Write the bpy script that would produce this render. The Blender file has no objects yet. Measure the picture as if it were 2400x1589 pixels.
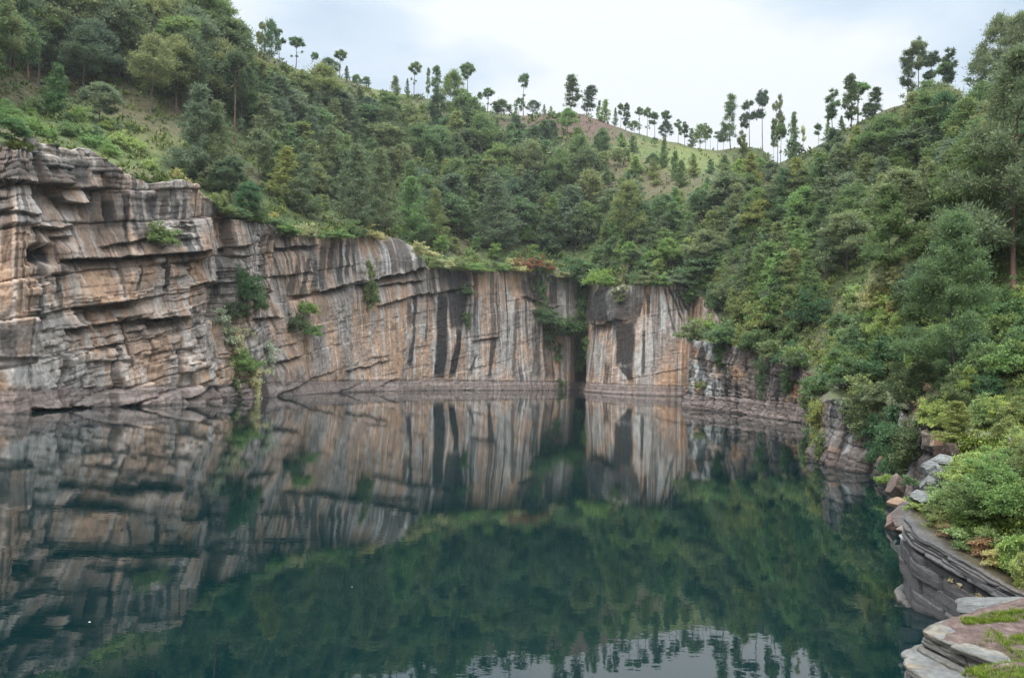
import bpy, math, random
import numpy as np
from mathutils import Vector

random.seed(7); RNG = np.random.default_rng(7)
scene = bpy.context.scene
COL = scene.collection

# ------------------------------------------------------------------ camera model (photo pixels 2400 x 1589)
F, CX, CY, CAMZ = 1824.0, 1200.0, 794.5, 7.0
PITCH = math.radians(2.1)
cP, sP = math.cos(PITCH), math.sin(PITCH)
ROLL = math.radians(1.4); cR, sR = math.cos(ROLL), math.sin(ROLL)

def ray(X, Y):
    dx = (X - CX) / F; dy = (Y - CY) / F; a = dx * cR + dy * sR; c = -(dy * cR - dx * sR)
    return a, cP - sP * c, sP + cP * c
def at_z(X, Y, z):
    a, b, c = ray(X, Y); t = (z - CAMZ) / c
    return a * t, b * t, z
def at_y(X, Y, y):
    a, b, c = ray(X, Y); t = y / b
    return a * t, y, CAMZ + c * t
def z_of(X, Y, y):
    a, b, c = ray(X, Y); return CAMZ + c * y / b
def proj(x, y, z):
    zr = z - CAMZ; fw = y * cP + zr * sP; up = -y * sP + zr * cP
    fw = np.maximum(fw, 1e-3)
    u = x / fw; v = -up / fw
    return CX + F * (u * cR - v * sR), CY + F * (u * sR + v * cR)

# ------------------------------------------------------------------ numpy noise
def _h(ix, iy, seed):
    n = (ix.astype(np.int64) * 374761393 + iy.astype(np.int64) * 668265263 + seed * 1442695041) & 0xFFFFFFFF
    n = ((n ^ (n >> 13)) * 1274126177) & 0xFFFFFFFF
    n = ((n ^ (n >> 16)) * 2246822519) & 0xFFFFFFFF
    return ((n ^ (n >> 15)) & 0xFFFFFF) / float(0xFFFFFF)
def vn(x, y, seed=0):
    x = np.asarray(x, float); y = np.asarray(y, float)
    x, y = np.broadcast_arrays(x, y)
    ix = np.floor(x); iy = np.floor(y); fx = x - ix; fy = y - iy
    fx = fx * fx * (3 - 2 * fx); fy = fy * fy * (3 - 2 * fy)
    ix = ix.astype(np.int64); iy = iy.astype(np.int64)
    a = _h(ix, iy, seed); b = _h(ix + 1, iy, seed); c = _h(ix, iy + 1, seed); d = _h(ix + 1, iy + 1, seed)
    return (a * (1 - fx) + b * fx) * (1 - fy) + (c * (1 - fx) + d * fx) * fy
def fbm(x, y, seed=0, o=4):
    s = 0; amp = 1; tot = 0
    for k in range(o):
        s = s + amp * vn(x * 2 ** k, y * 2 ** k, seed + 17 * k); tot += amp; amp *= .5
    return s / tot
def sst(a, b, x):
    t = np.clip((x - a) / (np.asarray(b) - a), 0, 1); return t * t * (3 - 2 * t)

# ------------------------------------------------------------------ mesh helpers
def mesh_np(name, verts, faces, k, smooth=False):
    """verts (n,3); faces (m,k) int"""
    me = bpy.data.meshes.new(name)
    verts = np.ascontiguousarray(verts, np.float32); faces = np.ascontiguousarray(faces, np.int32)
    m = len(faces)
    me.vertices.add(len(verts)); me.vertices.foreach_set('co', verts.ravel())
    me.loops.add(m * k); me.loops.foreach_set('vertex_index', faces.ravel())
    me.polygons.add(m); me.polygons.foreach_set('loop_start', np.arange(0, m * k, k, dtype=np.int32))
    try: me.polygons.foreach_set('loop_total', np.full(m, k, np.int32))
    except Exception: pass
    if smooth: me.polygons.foreach_set('use_smooth', np.ones(m, bool))
    me.update(); me.validate()
    return me
def grid_faces(nu, nv, wrap=False):
    i = np.arange(nu if wrap else nu - 1)[:, None]; j = np.arange(nv - 1)[None, :]
    i2 = (i + 1) % nu
    return np.stack([i * nv + j, i2 * nv + j, i2 * nv + j + 1, i * nv + j + 1], -1).reshape(-1, 4)
def set_col(me, rgb, name='tint'):
    at = me.attributes.new(name, 'FLOAT_COLOR', 'POINT')
    c = np.ones((len(rgb), 4), np.float32); c[:, :3] = rgb
    at.data.foreach_set('color', c.ravel())
def link(name, data, mat=None, parent=None):
    o = bpy.data.objects.new(name, data); COL.objects.link(o)
    if parent is not None: o.parent = parent
    if mat is not None and data is not None: data.materials.append(mat)
    return o
def tag(o, label=None, cat=None, group=None, kind=None):
    if label: o['label'] = label
    if cat: o['category'] = cat
    if group: o['group'] = group
    if kind: o['kind'] = kind
    return o

# ------------------------------------------------------------------ materials
def newmat(name):
    m = bpy.data.materials.new(name); m.use_nodes = True
    nt = m.node_tree; nt.nodes.clear()
    out = nt.nodes.new('ShaderNodeOutputMaterial')
    return m, nt, out
def node(nt, typ, **kw):
    n = nt.nodes.new(typ)
    for k, v in kw.items(): setattr(n, k, v)
    return n
def mix(nt, fac, a, b, blend='MIX'):
    n = node(nt, 'ShaderNodeMix', data_type='RGBA', blend_type=blend)
    for sock, v in ((0, fac), (6, a), (7, b)):
        if hasattr(v, 'is_output'): nt.links.new(v, n.inputs[sock])
        elif sock == 0: n.inputs[0].default_value = v
        else: n.inputs[sock].default_value = (*v, 1)
    return n.outputs[2]
def ramp(nt, val, stops):
    n = node(nt, 'ShaderNodeValToRGB'); e = n.color_ramp.elements
    while len(e) < len(stops): e.new(.5)
    for i, (p, c) in enumerate(stops):
        e[i].position = p; e[i].color = (*c, 1) if len(c) == 3 else c
    nt.links.new(val, n.inputs[0]); return n.outputs[0]
def noise_tex(nt, vec, scale, detail=4, rough=.55):
    n = node(nt, 'ShaderNodeTexNoise'); n.inputs['Scale'].default_value = scale
    n.inputs['Detail'].default_value = detail; n.inputs['Roughness'].default_value = rough
    if vec is not None: nt.links.new(vec, n.inputs['Vector'])
    return n.outputs[0]

def foliage_mat(name, col, var=.30, trans=.40, rough=.6):
    m, nt, out = newmat(name); L = nt.links
    geo = node(nt, 'ShaderNodeNewGeometry'); oi = node(nt, 'ShaderNodeObjectInfo')
    tc = node(nt, 'ShaderNodeTexCoord')
    c = np.array(col)
    lo = tuple(c * (1 - var) * np.array([.85, .97, 1.1])); hi = tuple(c * (1 + var) * np.array([1.15, 1.03, .85]))
    c1 = ramp(nt, geo.outputs['Random Per Island'], [(0, lo), (.5, tuple(c)), (1, hi)])
    nz = noise_tex(nt, tc.outputs['Object'], 5.5, 2)
    c2 = mix(nt, nz, tuple(np.array([.8, .85, .95])), tuple(np.array([1.25, 1.15, .9])))
    c3 = mix(nt, 1.0, c1, c2, 'MULTIPLY')
    ob = ramp(nt, oi.outputs['Random'], [(0, (.84, .9, 1.05)), (.5, (1., 1., 1.)), (1, (1.2, 1.1, .88))])
    c4 = mix(nt, 1.0, c3, ob, 'MULTIPLY')
    d = node(nt, 'ShaderNodeBsdfPrincipled'); L.new(c4, d.inputs['Base Color'])
    d.inputs['Roughness'].default_value = rough; d.inputs['Specular IOR Level'].default_value = .25
    t = node(nt, 'ShaderNodeBsdfTranslucent'); L.new(c4, t.inputs['Color'])
    ms = node(nt, 'ShaderNodeMixShader'); ms.inputs[0].default_value = trans
    L.new(d.outputs[0], ms.inputs[1]); L.new(t.outputs[0], ms.inputs[2]); L.new(ms.outputs[0], out.inputs[0])
    return m
G = 2.35
FOL = {k: foliage_mat('foliage_' + k, tuple(G * (x * .86 + .14 * (c[0] * .4 + c[1] * .5 + c[2] * .1)) for x in c)) for k, c in dict(
    dark=(.042, .064, .031), bluegrey=(.064, .088, .046), mid=(.060, .096, .035), olive=(.088, .108, .034),
    bright=(.080, .132, .034), greyolive=(.082, .102, .048), brown=(.115, .075, .045), yellow=(.145, .165, .04),
    orange=(.095, .045, .026), lime=(.125, .168, .05), straw=(.17, .17, .075), pale=(.24, .25, .17), deep=(.036, .074, .028)).items()}
def bark_mat(name, a, b):
    m, nt, out = newmat(name); tc = node(nt, 'ShaderNodeTexCoord')
    mp = node(nt, 'ShaderNodeMapping'); mp.inputs['Scale'].default_value = (30, 30, 6); nt.links.new(tc.outputs['Object'], mp.inputs[0])
    nz = noise_tex(nt, mp.outputs[0], 1.0, 4)
    d = node(nt, 'ShaderNodeBsdfPrincipled'); nt.links.new(ramp(nt, nz, [(.35, a), (.65, b)]), d.inputs['Base Color'])
    d.inputs['Roughness'].default_value = .9; nt.links.new(d.outputs[0], out.inputs[0]); return m
BARK = bark_mat('bark_grey', (.06, .045, .04), (.15, .115, .10))
BARK_RED = bark_mat('bark_red', (.07, .035, .025), (.19, .105, .075))
BARK_PALE = bark_mat('bark_pale', (.16, .13, .11), (.33, .29, .25))

def rock_mat(name, bump_scale, bump_dist, rough=.85, detail_scale=1.0, stretch=(1, 1, .35), contrast=.35):
    m, nt, out = newmat(name); L = nt.links
    at = node(nt, 'ShaderNodeAttribute', attribute_name='tint')
    geo = node(nt, 'ShaderNodeNewGeometry')
    mp = node(nt, 'ShaderNodeMapping'); mp.inputs['Scale'].default_value = stretch
    L.new(geo.outputs['Position'], mp.inputs[0])
    nz = noise_tex(nt, mp.outputs[0], detail_scale, 6, .65)
    k = contrast
    f = ramp(nt, nz, [(.25, (1 - k, 1 - k, 1 - k)), (.75, (1 + k, 1 + k, 1 + k))])
    c = mix(nt, 1.0, at.outputs['Color'], f, 'MULTIPLY')
    d = node(nt, 'ShaderNodeBsdfPrincipled'); L.new(c, d.inputs['Base Color'])
    d.inputs['Roughness'].default_value = rough; d.inputs['Specular IOR Level'].default_value = .3
    nb = noise_tex(nt, mp.outputs[0], bump_scale, 6, .6)
    b = node(nt, 'ShaderNodeBump'); b.inputs['Distance'].default_value = bump_dist; b.inputs['Strength'].default_value = .8
    L.new(nb, b.inputs['Height']); L.new(b.outputs[0], d.inputs['Normal'])
    L.new(d.outputs[0], out.inputs[0]); return m
ROCK = rock_mat('cliff_rock', 2.0, .25, detail_scale=1.3)
ROCK_NEAR = rock_mat('near_rock', 16.0, .03, detail_scale=11.0, stretch=(1, 1, 3.5), contrast=.5)

# ------------------------------------------------------------------ shoreline and cliff
def wl(X, Y, Yt, off=4.0):
    x, y, z = at_z(X, Y, 0); return (x, y, z_of(X, Yt, y + off * .8))
SH = [(-118, 20, 40), (-118, 60, 46), (-112, 85, 46), (-98, 104, 44)]
SH += [wl(*p) for p in [(0, 969, 372), (80, 962, 350), (175, 953, 360), (215, 952, 375), (270, 951, 402), (305, 949, 428), (400, 946, 437),
      (472, 943, 437), (492, 938, 476), (560, 937, 512), (640, 933, 522), (690, 926, 555), (760, 921, 560), (830, 919, 550),
      (890, 917, 545), (950, 916, 560), (985, 915.5, 597), (1005, 915, 632), (1060, 915, 632), (1160, 914.6, 634), (1270, 914.6, 640),
      (1330, 914.5, 632), (1352, 914.7, 645), (1385, 919, 675), (1450, 924, 672), (1550, 928, 668), (1600, 929, 670), (1622, 928.5, 700)]]
SH += [(55, 198, 15), (45, 168, 13)]
i_B = len(SH)
SH += [wl(*p) for p in [(1592, 956, 795), (1640, 961, 800), (1700, 966, 805), (1745, 971, 825), (1810, 981, 845), (1870, 990, 868), (1915, 997, 890)]]
SH += [(37, 88, 7.0)]
i_C = len(SH)
SH += [wl(*p, off=2) for p in [(1908, 1065, 945), (1925, 1078, 940), (1957, 1089, 935), (2010, 1103, 935), (2063, 1115, 950), (2085, 1140, 965),
      (2125, 1165, 985), (2170, 1190, 1010), (2230, 1210, 1040)]]
SH += [(24, 32.5, 4.2), (26, 30, 4.4)]
SH = np.array(SH)
def chaikin(P, n):
    for _ in range(n):
        q = [P[0]]
        for a, b in zip(P[:-1], P[1:]):
            q += [a * .75 + b * .25, a * .25 + b * .75]
        q.append(P[-1]); P = np.array(q)
    return P
SC = chaikin(SH, 1)
seg = np.hypot(*np.diff(SC[:, :2], axis=0).T); arc = np.concatenate([[0], np.cumsum(seg)])
arcH = np.array([arc[np.argmin(np.hypot(SC[:, 0] - p[0], SC[:, 1] - p[1]))] for p in SH])
# sample with spacing tied to distance
ss = [0.0]
while ss[-1] < arc[-1]:
    y = np.interp(ss[-1], arc, SC[:, 1]); x = np.interp(ss[-1], arc, SC[:, 0])
    vis = (x > -92 or y > 118)
    ss.append(ss[-1] + (max(.00088 * y, .045) if vis else .8))
S = np.array(ss[:-1]); NU = len(S)
PXY = np.stack([np.interp(S, arc, SC[:, 0]), np.interp(S, arc, SC[:, 1])], 1); ZT = np.interp(S, arc, SC[:, 2])
def smooth_norm(win):
    x0 = np.interp(S - win, arc, SC[:, 0]); y0 = np.interp(S - win, arc, SC[:, 1])
    x1 = np.interp(S + win, arc, SC[:, 0]); y1 = np.interp(S + win, arc, SC[:, 1])
    t = np.stack([x1 - x0, y1 - y0], 1); t /= np.hypot(*t.T)[:, None] + 1e-9
    return np.stack([-t[:, 1], t[:, 0]], 1)
nearw = sst(arcH[i_B], arcH[i_C], S)
N = smooth_norm(9.0) * (1 - nearw[:, None]) + smooth_norm(4.0) * nearw[:, None]; N /= np.hypot(*N.T)[:, None]
ZT = ZT + (fbm(S * .35, 0 * S, 3) - .5) * 1.6 * (1 - .5 * nearw)
NV = 230
ZB = -2.0
V = np.linspace(0, 1, NV)
Z = ZB + (ZT[:, None] - ZB) * V[None, :]
SS = np.repeat(S[:, None], NV, 1)
HT = np.maximum(ZT, 3)[:, None]
lean = .11 * np.maximum(Z, 0)
BX = PXY[:, 0][:, None] + N[:, 0][:, None] * lean; BY = PXY[:, 1][:, None] + N[:, 1][:, None] * lean
QX, QY = proj(BX, BY, Z)           # where each rock point lies, for laying out the cliff's own ledges and stains
isL = S < (arcH[i_B] - 8)           # far wall and brown cliff
isL2 = np.repeat(isL[:, None], NV, 1)
QXL = np.where(isL2, QX, 9999)
tilt = np.where(isL, .19, -.12)[:, None]
WARP = (fbm(SS * .03, Z * .03, 5) - .5) * 3 + (fbm(SS * .5, Z * .5, 6) - .5) * .25
W = Z - tilt * SS + WARP
blk = np.interp(QXL, [-200, 590, 690, 900, 1340, 1400, 1630, 9000], [1., .95, .34, .14, .10, .10, .10, .55])
blk = np.where(isL2, blk, .28)
rgh = sst(.40, .62, fbm(SS * .09 + 3, Z * .11, 14)); rg2 = .25 + 1.0 * rgh
def layers(w, s, zoff, tmin, tmax, bmin, bmax, seed):
    r = np.random.default_rng(seed); b = [w.min() - 1]
    while b[-1] < w.max() + 5: b.append(b[-1] + r.uniform(tmin, tmax) ** 1.0)
    b = np.array(b); k = np.clip(np.searchsorted(b, w) - 1, 0, len(b) - 2)
    lo = np.minimum(w - b[k], b[k + 1] - w)
    o1 = r.uniform(-1, 1, len(b))[k]
    bw = r.uniform(bmin, bmax, len(b))[k]; ph = r.uniform(0, 50, len(b))[k]
    t = (s + ph + 1.2 * (vn(s * .3, zoff * .4, seed) - .5)) / bw; bi = np.floor(t)
    o2 = _h(bi.astype(np.int64), k.astype(np.int64), seed) * 2 - 1
    fr = t - bi; vd = np.minimum(fr, 1 - fr) * bw
    h = b[k + 1] - b[k]; ta = _h(bi.astype(np.int64), k.astype(np.int64), seed + 7) - .5; tb = _h(bi.astype(np.int64), k.astype(np.int64), seed + 8) - .5
    o2 = o2 + (fr - .5) * bw * ta * .30 + ((w - b[k]) / h - .5) * np.minimum(h, 6) * tb * .35
    return o1, o2, lo, vd, _h(bi.astype(np.int64), k.astype(np.int64), seed + 5)
o1, o2, lo1, vd1, rb1 = layers(W, SS, Z, 1.6, 8.0, 3.0, 14, 11)
p1, p2, lo2, vd2, rb2 = layers(W + .3 * (fbm(SS * .8, Z * .8, 8) - .5), SS, Z, .35, 1.3, 1.0, 4.5, 23)
D = blk * (.38 * o1 + 1.05 * o2 + rg2 * (.14 * p1 + .42 * p2))
D -= blk * (.40 * np.exp(-(lo1 / .14) ** 2) + .65 * np.exp(-(vd1 / .16) ** 2) * (rb1 > .25) + .2 * rg2 * np.exp(-(lo2 / .1) ** 2))
D += (fbm(SS * .09, Z * .07, 31, 2) - .5) * 2.2 + (fbm(SS * .9, Z * .5, 32) - .5) * .45 + (np.abs(fbm(SS * 2.2, Z * 1.2, 33) - .5)) * .5
# fluting on the striped faces
fl = (fbm(SS * .9, Z * .03, 41, 3) - .5) * np.interp(QXL, [600, 1000, 1620, 1640], [.35, .9, .9, .2])
D += fl + np.where(isL2, 0, (fbm(SS * .8, Z * .12, 42, 4) - .5) * 2.2 + (fbm(SS * 2.4, Z * .5, 43, 3) - .5) * .8 - .9 * np.exp(-(np.abs(fbm(SS * .55, Z * .06, 44, 3) - .5) / .022) ** 2) + (fbm(SS * 5, Z * 3, 45, 3) - .5) * .4)
# foot of the wall (water-worn)
D *= np.where(S > arcH[i_C] - 6, .55, 1.0)[:, None]
D += .55 * (1 - sst(-.5, 2.8, Z))
D -= .15 * np.exp(-((Z - 2.7) / .2) ** 2)
def ln(pts, X):
    p = np.array(pts, float); return np.interp(X, p[:, 0], p[:, 1]), p[0, 0], p[-1, 0]
KD = np.zeros_like(D)            # black stain, plus shade painted under ledges and into hollows
def ledge(pts, pro, up, rec, dn, st=.0, soft=14):
    """an overhanging bed: rock above the line stands out, rock below steps back"""
    global D, KD
    y, xa, xb = ln(pts, QXL)
    y = y + 5 * (vn(SS * .6, 0 * SS, int(pts[0][0])) - .5)
    m = sst(xa - soft, xa + soft * .3, QXL) * (1 - sst(xb - soft * .3, xb + soft, QXL))
    dy = QY - y
    a = np.where(dy < 0, .7 * pro * np.clip(1 + dy / (1.5 * up), 0, 1), -.8 * rec * np.clip(1 - np.maximum(dy, 0) / (1.8 * dn), 0, 1)) * m
    D = D + a
    if st: KD = np.maximum(KD, st * m * np.exp(-np.maximum(dy - 2, 0) / (dn * .55)) * (dy > -1))  # st paints the shade beneath the overhang into the black mask
for a in [
    ([(12, 428), (60, 431), (132, 432)], 1.6, 40, 1.6, 34, .5),
    ([(104, 440), (120, 474), (150, 480), (180, 470)], 2.4, 30, 1.0, 25, .6),
    ([(64, 531), (100, 534), (141, 530)], 1.4, 30, 1.4, 22, .6),
    ([(98, 555), (140, 552)], 1.6, 18, .8, 20, .3),
    ([(120, 606), (210, 605), (300, 603), (350, 600), (446, 588)], 1.8, 45, 1.5, 22, .95),
    ([(205, 578), (290, 565), (385, 552)], .8, 25, .6, 18, .2),
    ([(158, 722), (215, 714), (282, 705)], 1.5, 70, 1.6, 30, .55),
    ([(138, 768), (166, 766)], 1.6, 40, 1.8, 18, .9),
    ([(200, 761), (266, 753), (330, 747), (416, 742)], 1.0, 30, 1.4, 20, .6),
    ([(330, 748), (414, 742)], .6, 20, 1.2, 24, .8),
    ([(425, 670), (480, 660)], .9, 20, .9, 18, .6),
    ([(200, 812), (266, 805)], .6, 18, .7, 12, .4),
    ([(198, 846), (262, 842)], .5, 15, .6, 10, .4),
    ([(318, 830), (430, 815)], .4, 20, .5, 12, .2),
    ([(270, 752), (300, 748)], .4, 20, .5, 12, .2),
    ([(70, 956), (168, 954)], .6, 10, 2.2, 16, 1.0),
    ([(0, 836), (70, 838)], .5, 20, .6, 16, .3),
    ([(10, 500), (62, 505)], .5, 20, .8, 14, .5),
    ([(500, 588), (540, 580), (598, 572)], .8, 30, 1.1, 18, .6),
    ([(500, 640), (600, 628)], .4, 20, .4, 14, .1),
    ([(596, 700), (660, 684)], .9, 30, 1.2, 22, .6),
    ([(610, 745), (665, 744)], .8, 20, 1.0, 14, .6),
    ([(560, 800), (612, 778)], .6, 20, .8, 16, .4),
    ([(660, 850), (700, 832)], .9, 18, 1.0, 14, .5),
    ([(670, 581), (735, 574)], .9, 18, 1.2, 14, .9),
    ([(700, 694), (770, 676), (842, 660)], 1.0, 60, .8, 25, .15),
    ([(764, 682), (812, 670)], .8, 25, 1.3, 16, .95),
    ([(846, 665), (900, 648), (986, 629)], 2.2, 60, 1.4, 16, .95),
    ([(894, 670), (980, 657)], .8, 16, .9, 10, .8),
    ([(888, 716), (940, 700), (985, 690), (1058, 681)], 1.0, 40, .5, 16, .5),
    ([(1056, 681), (1110, 668)], .5, 30, .3, 10, .2),
    ([(813, 868), (870, 856), (906, 845)], .5, 30, .4, 10, .35),
    ([(896, 903), (928, 889)], .3, 14, .4, 8, .4),
    ([(1113, 798), (1165, 790)], .7, 50, .4, 10, .4),
    ([(412, 931), (470, 906), (522, 884)], .7, 22, .8, 12, .6),
    ([(1285, 719), (1303, 720)], .6, 40, .4, 10, .5),
    ([(1385, 756), (1420, 762), (1450, 748)], 1.4, 60, .6, 14, .5),
    ([(1225, 696), (1275, 712)], .8, 40, .4, 12, .6),
]: ledge(*a)
def bump(cx, cy, rx, ry, amt, p=2):
    global D
    D = D + amt * np.exp(-(np.abs((QXL - cx) / rx) ** p + np.abs((QY - cy) / ry) ** p))
# big masses: the left block stands forward of the vegetated recess
D += np.where(isL2, 1.9 * (1 - sst(484, 494, QXL)) - 1.2 * sst(486, 500, QXL) * (1 - sst(660, 700, QXL)), 0)
D -= np.where(isL2, 1.6 * np.exp(-((QXL - 666) / 6) ** 2) * sst(900, 560, QY) * (QY > 540), 0)
bump(932, 600, 52, 44, 2.0); bump(1418, 715, 36, 42, 1.2, 4); bump(230, 500, 9, 42, -2.0); bump(77, 597, 24, 22, -2.6, 4)
bump(270, 520, 5, 70, -.9); bump(277, 800, 5, 45, -1.0); bump(364, 640, 5, 40, -.6); bump(150, 745, 8, 25, -.8)
bump(355, 565, 40, 24, -.8); bump(350, 488, 36, 24, -.7, 4); bump(640, 545, 30, 25, 1.0)
# gully and cleft
g = np.exp(-((QXL - 1356 - (800 - QY) * .03) / (10 + 24 * sst(830, 640, QY))) ** 2)
D -= 4.5 * g * (QXL < 1500); D -= 3.0 * np.exp(-((QXL - 1350) / 7) ** 2) * sst(770, 830, QY)
# explicit stains, and shade painted into the cave and cleft ------------------------------------------------
def noisy(sc, seed): return fbm(SS * sc, Z * sc * .22, seed, 4)
def band(x0, y0, x1, y1, w, st=1.0, w2=None, sd=0):
    t = np.clip((QY - y0) / (y1 - y0), 0, 1); xc = x0 + (x1 - x0) * t; ww = w + ((w2 if w2 is not None else w) - w) * t
    wob = (fbm(SS * .4 + sd, Z * .09, 51 + sd, 3) - .5) * 14 + (vn(SS * 3, Z * .2, 52) - .5) * 4
    e = np.abs(QXL - xc + wob * .6) / np.maximum(ww, 1)
    return st * (1 - sst(.75, 1.15, e)) * sst(y0 - 14, y0 + 8, QY + wob) * (1 - sst(y1 - 10, y1 + 14, QY + wob))
def patch(cx, cy, rx, ry, st=1.0, sd=0):
    e = np.sqrt(((QXL - cx) / rx) ** 2 + ((QY - cy) / ry) ** 2) + (noisy(.5, 60 + sd) - .5) * 1.1
    return st * (1 - sst(.75, 1.1, e))
for a in [(1036, 690, 1030, 885, 12), (1070, 640, 1070, 770, 30, .95, 16), (1072, 770, 1060, 880, 9), (1062, 634, 1066, 676, 26, .9), (975, 690, 961, 860, 5, .9),
          (960, 700, 958, 760, 6, .8), (1000, 690, 996, 800, 3, .7), (1161, 790, 1147, 885, 6, .9), (1118, 830, 1100, 880, 4, .8), (1256, 770, 1258, 885, 9, .7),
          (1282, 765, 1286, 885, 12, .75), (1252, 648, 1262, 712, 20, .95), (1296, 650, 1292, 716, 11, .9), (1220, 860, 1222, 895, 5, .8), (1210, 700, 1206, 890, 4, .6),
          (1412, 680, 1416, 756, 28, .97), (1455, 690, 1464, 760, 22, .85), (1464, 755, 1466, 860, 26, .97, 20), (1462, 855, 1478, 893, 18, .95, 6), (1508, 775, 1507, 882, 5, .85),
          (1425, 850, 1416, 900, 8, .75, 3), (1395, 740, 1388, 890, 5, .5), (1480, 690, 1486, 760, 8, .8), (1500, 700, 1496, 745, 14, .9, 4), (1520, 690, 1518, 740, 6, .9, 2),
          (1565, 672, 1598, 750, 3, .95), (1578, 676, 1604, 740, 2.5, .9), (1588, 676, 1612, 730, 2.5, .9), (1555, 672, 1586, 790, 3.0, .8), (1543, 675, 1546, 770, 3, .7),
          (1602, 676, 1620, 712, 3, .8), (1530, 680, 1534, 850, 3, .6), (700, 575, 690, 690, 5, .8), (716, 600, 706, 690, 5, .85), (735, 610, 728, 680, 6, .8), (757, 575, 748, 680, 8, .8),
          (776, 570, 770, 640, 7, .85), (798, 565, 790, 668, 7, .9), (815, 560, 808, 650, 6, .9), (830, 560, 826, 640, 6, .8), (905, 565, 908, 640, 8, .7), (928, 560, 932, 630, 16, .75),
          (500, 595, 504, 705, 8, .9), (525, 600, 524, 710, 9, .85), (560, 610, 560, 680, 18, .55), (585, 585, 592, 690, 8, .5), (275, 455, 262, 590, 8, .95), (303, 620, 298, 676, 4, .85),
          (366, 600, 364, 685, 6, .9), (277, 748, 277, 855, 5, .8), (236, 470, 240, 540, 9, .9), (340, 460, 345, 520, 22, .8), (400, 470, 402, 530, 5, .85), (420, 468, 421, 530, 6, .8), (380, 465, 378, 520, 7, .7),
          (306, 545, 308, 596, 24, .75), (292, 455, 288, 550, 8, .6), (160, 725, 162, 770, 4, .6), (120, 380, 120, 440, 60, .85), (50, 385, 50, 425, 30, .75), (225, 395, 226, 450, 34, .85), (180, 400, 184, 430, 20, .5),
          (20, 480, 14, 620, 8, .6), (14, 770, 16, 830, 12, .8), (340, 790, 340, 830, 60, .25), (770, 700, 800, 760, 40, .25), (650, 880, 660, 905, 40, .2), (690, 830, 690, 900, 40, .3), (640, 800, 640, 880, 16, .4)]:
    KD = np.maximum(KD, band(*a[:5], *(a[5:6] or (1.,)), **({'w2': a[6]} if len(a) > 6 else {}), sd=int(a[0]) % 13))
for a in [(1416, 716, 38, 44, .95), (77, 600, 22, 22, 1.), (330, 575, 50, 18, .7), (1240, 680, 30, 26, .8), (1352, 860, 9, 60, 1.), (640, 875, 30, 25, .4), (372, 755, 42, 14, .5)]: KD = np.maximum(KD, patch(*a, sd=int(a[0]) % 9))  # the cave and cleft patches paint the shade of those hollows
# generic streaks falling from the rim
coln = fbm(SS * .9, 0 * Z + .5, 71, 3); colL = fbm(SS * .35, 0 * Z + 9.5, 72, 2)
top_d = (ZT[:, None] - Z) / HT
gen = sst(np.where(QXL < 500, .50, .55), np.where(QXL < 500, .61, .66), fbm(SS * 1.1, Z * .035, 73, 4)) * (1 - sst(colL * 1.1 - .25, colL * 1.1 + .05, top_d))
region = np.where(isL2, np.interp(QXL, [-100, 480, 520, 700, 860, 1000, 1620], [.75, .75, .7, .85, .45, .8, .8]), .9)
KD = np.maximum(KD, gen * region * .9)
thin = sst(.58, .66, fbm(SS * 2.6, Z * .03, 75, 3)) * np.interp(QXL, [0, 600, 700, 1620, 1640], [.15, .2, .5, .6, .5]) * sst(.4, .7, vn(SS * .3, Z * .1, 77))
KD = np.maximum(KD, thin * .8)
KD = np.clip(KD, 0, 1)
WH = np.zeros_like(D)
for a in [(1118, 700, 1116, 880, 6, .7), (1130, 840, 1112, 880, 5, .6), (1180, 760, 1172, 880, 9, .6), (1200, 700, 1196, 880, 6, .5), (1500, 745, 1500, 880, 6, .7), (1518, 745, 1520, 860, 8, .7), (1532, 750, 1530, 840, 6, .6), (1490, 760, 1490, 860, 4, .5),
          (1550, 690, 1552, 770, 9, .85), (1580, 720, 1585, 790, 14, .6), (1604, 740, 1606, 800, 8, .6), (1402, 790, 1400, 885, 5, .5), (1318, 660, 1316, 740, 8, .4), (888, 570, 892, 640, 9, .9), (965, 585, 968, 622, 20, .9), (880, 740, 872, 800, 5, .6), (1020, 690, 1016, 820, 4, .6), (990, 760, 984, 830, 6, .4),
          (60, 440, 66, 530, 12, .45), (40, 445, 40, 540, 10, .4), (135, 500, 132, 560, 14, .5), (250, 470, 252, 500, 10, .4), (395, 480, 396, 530, 4, .5), (144, 625, 146, 700, 8, .5), (290, 640, 290, 700, 5, .6), (356, 600, 350, 680, 6, .4), (410, 650, 415, 670, 18, .6),
          (40, 855, 44, 905, 30, .55), (90, 870, 96, 900, 24, .4), (310, 865, 312, 900, 7, .5), (262, 865, 262, 890, 4, .6), (130, 740, 134, 770, 16, .4), (644, 730, 644, 785, 5, .7)]:
    WH = np.maximum(WH, band(*a, sd=int(a[0]) % 11))
WH = np.maximum(WH, sst(.56, .68, fbm(SS * 1.5, Z * .035, 81, 4)) * np.interp(QXL, [0, 800, 1000, 1640], [.45, .45, .75, .75]))
OR = np.clip(.35 + 1.2 * (fbm(SS * .13, Z * .12, 91) - .45) * 2, 0, 1)
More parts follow.
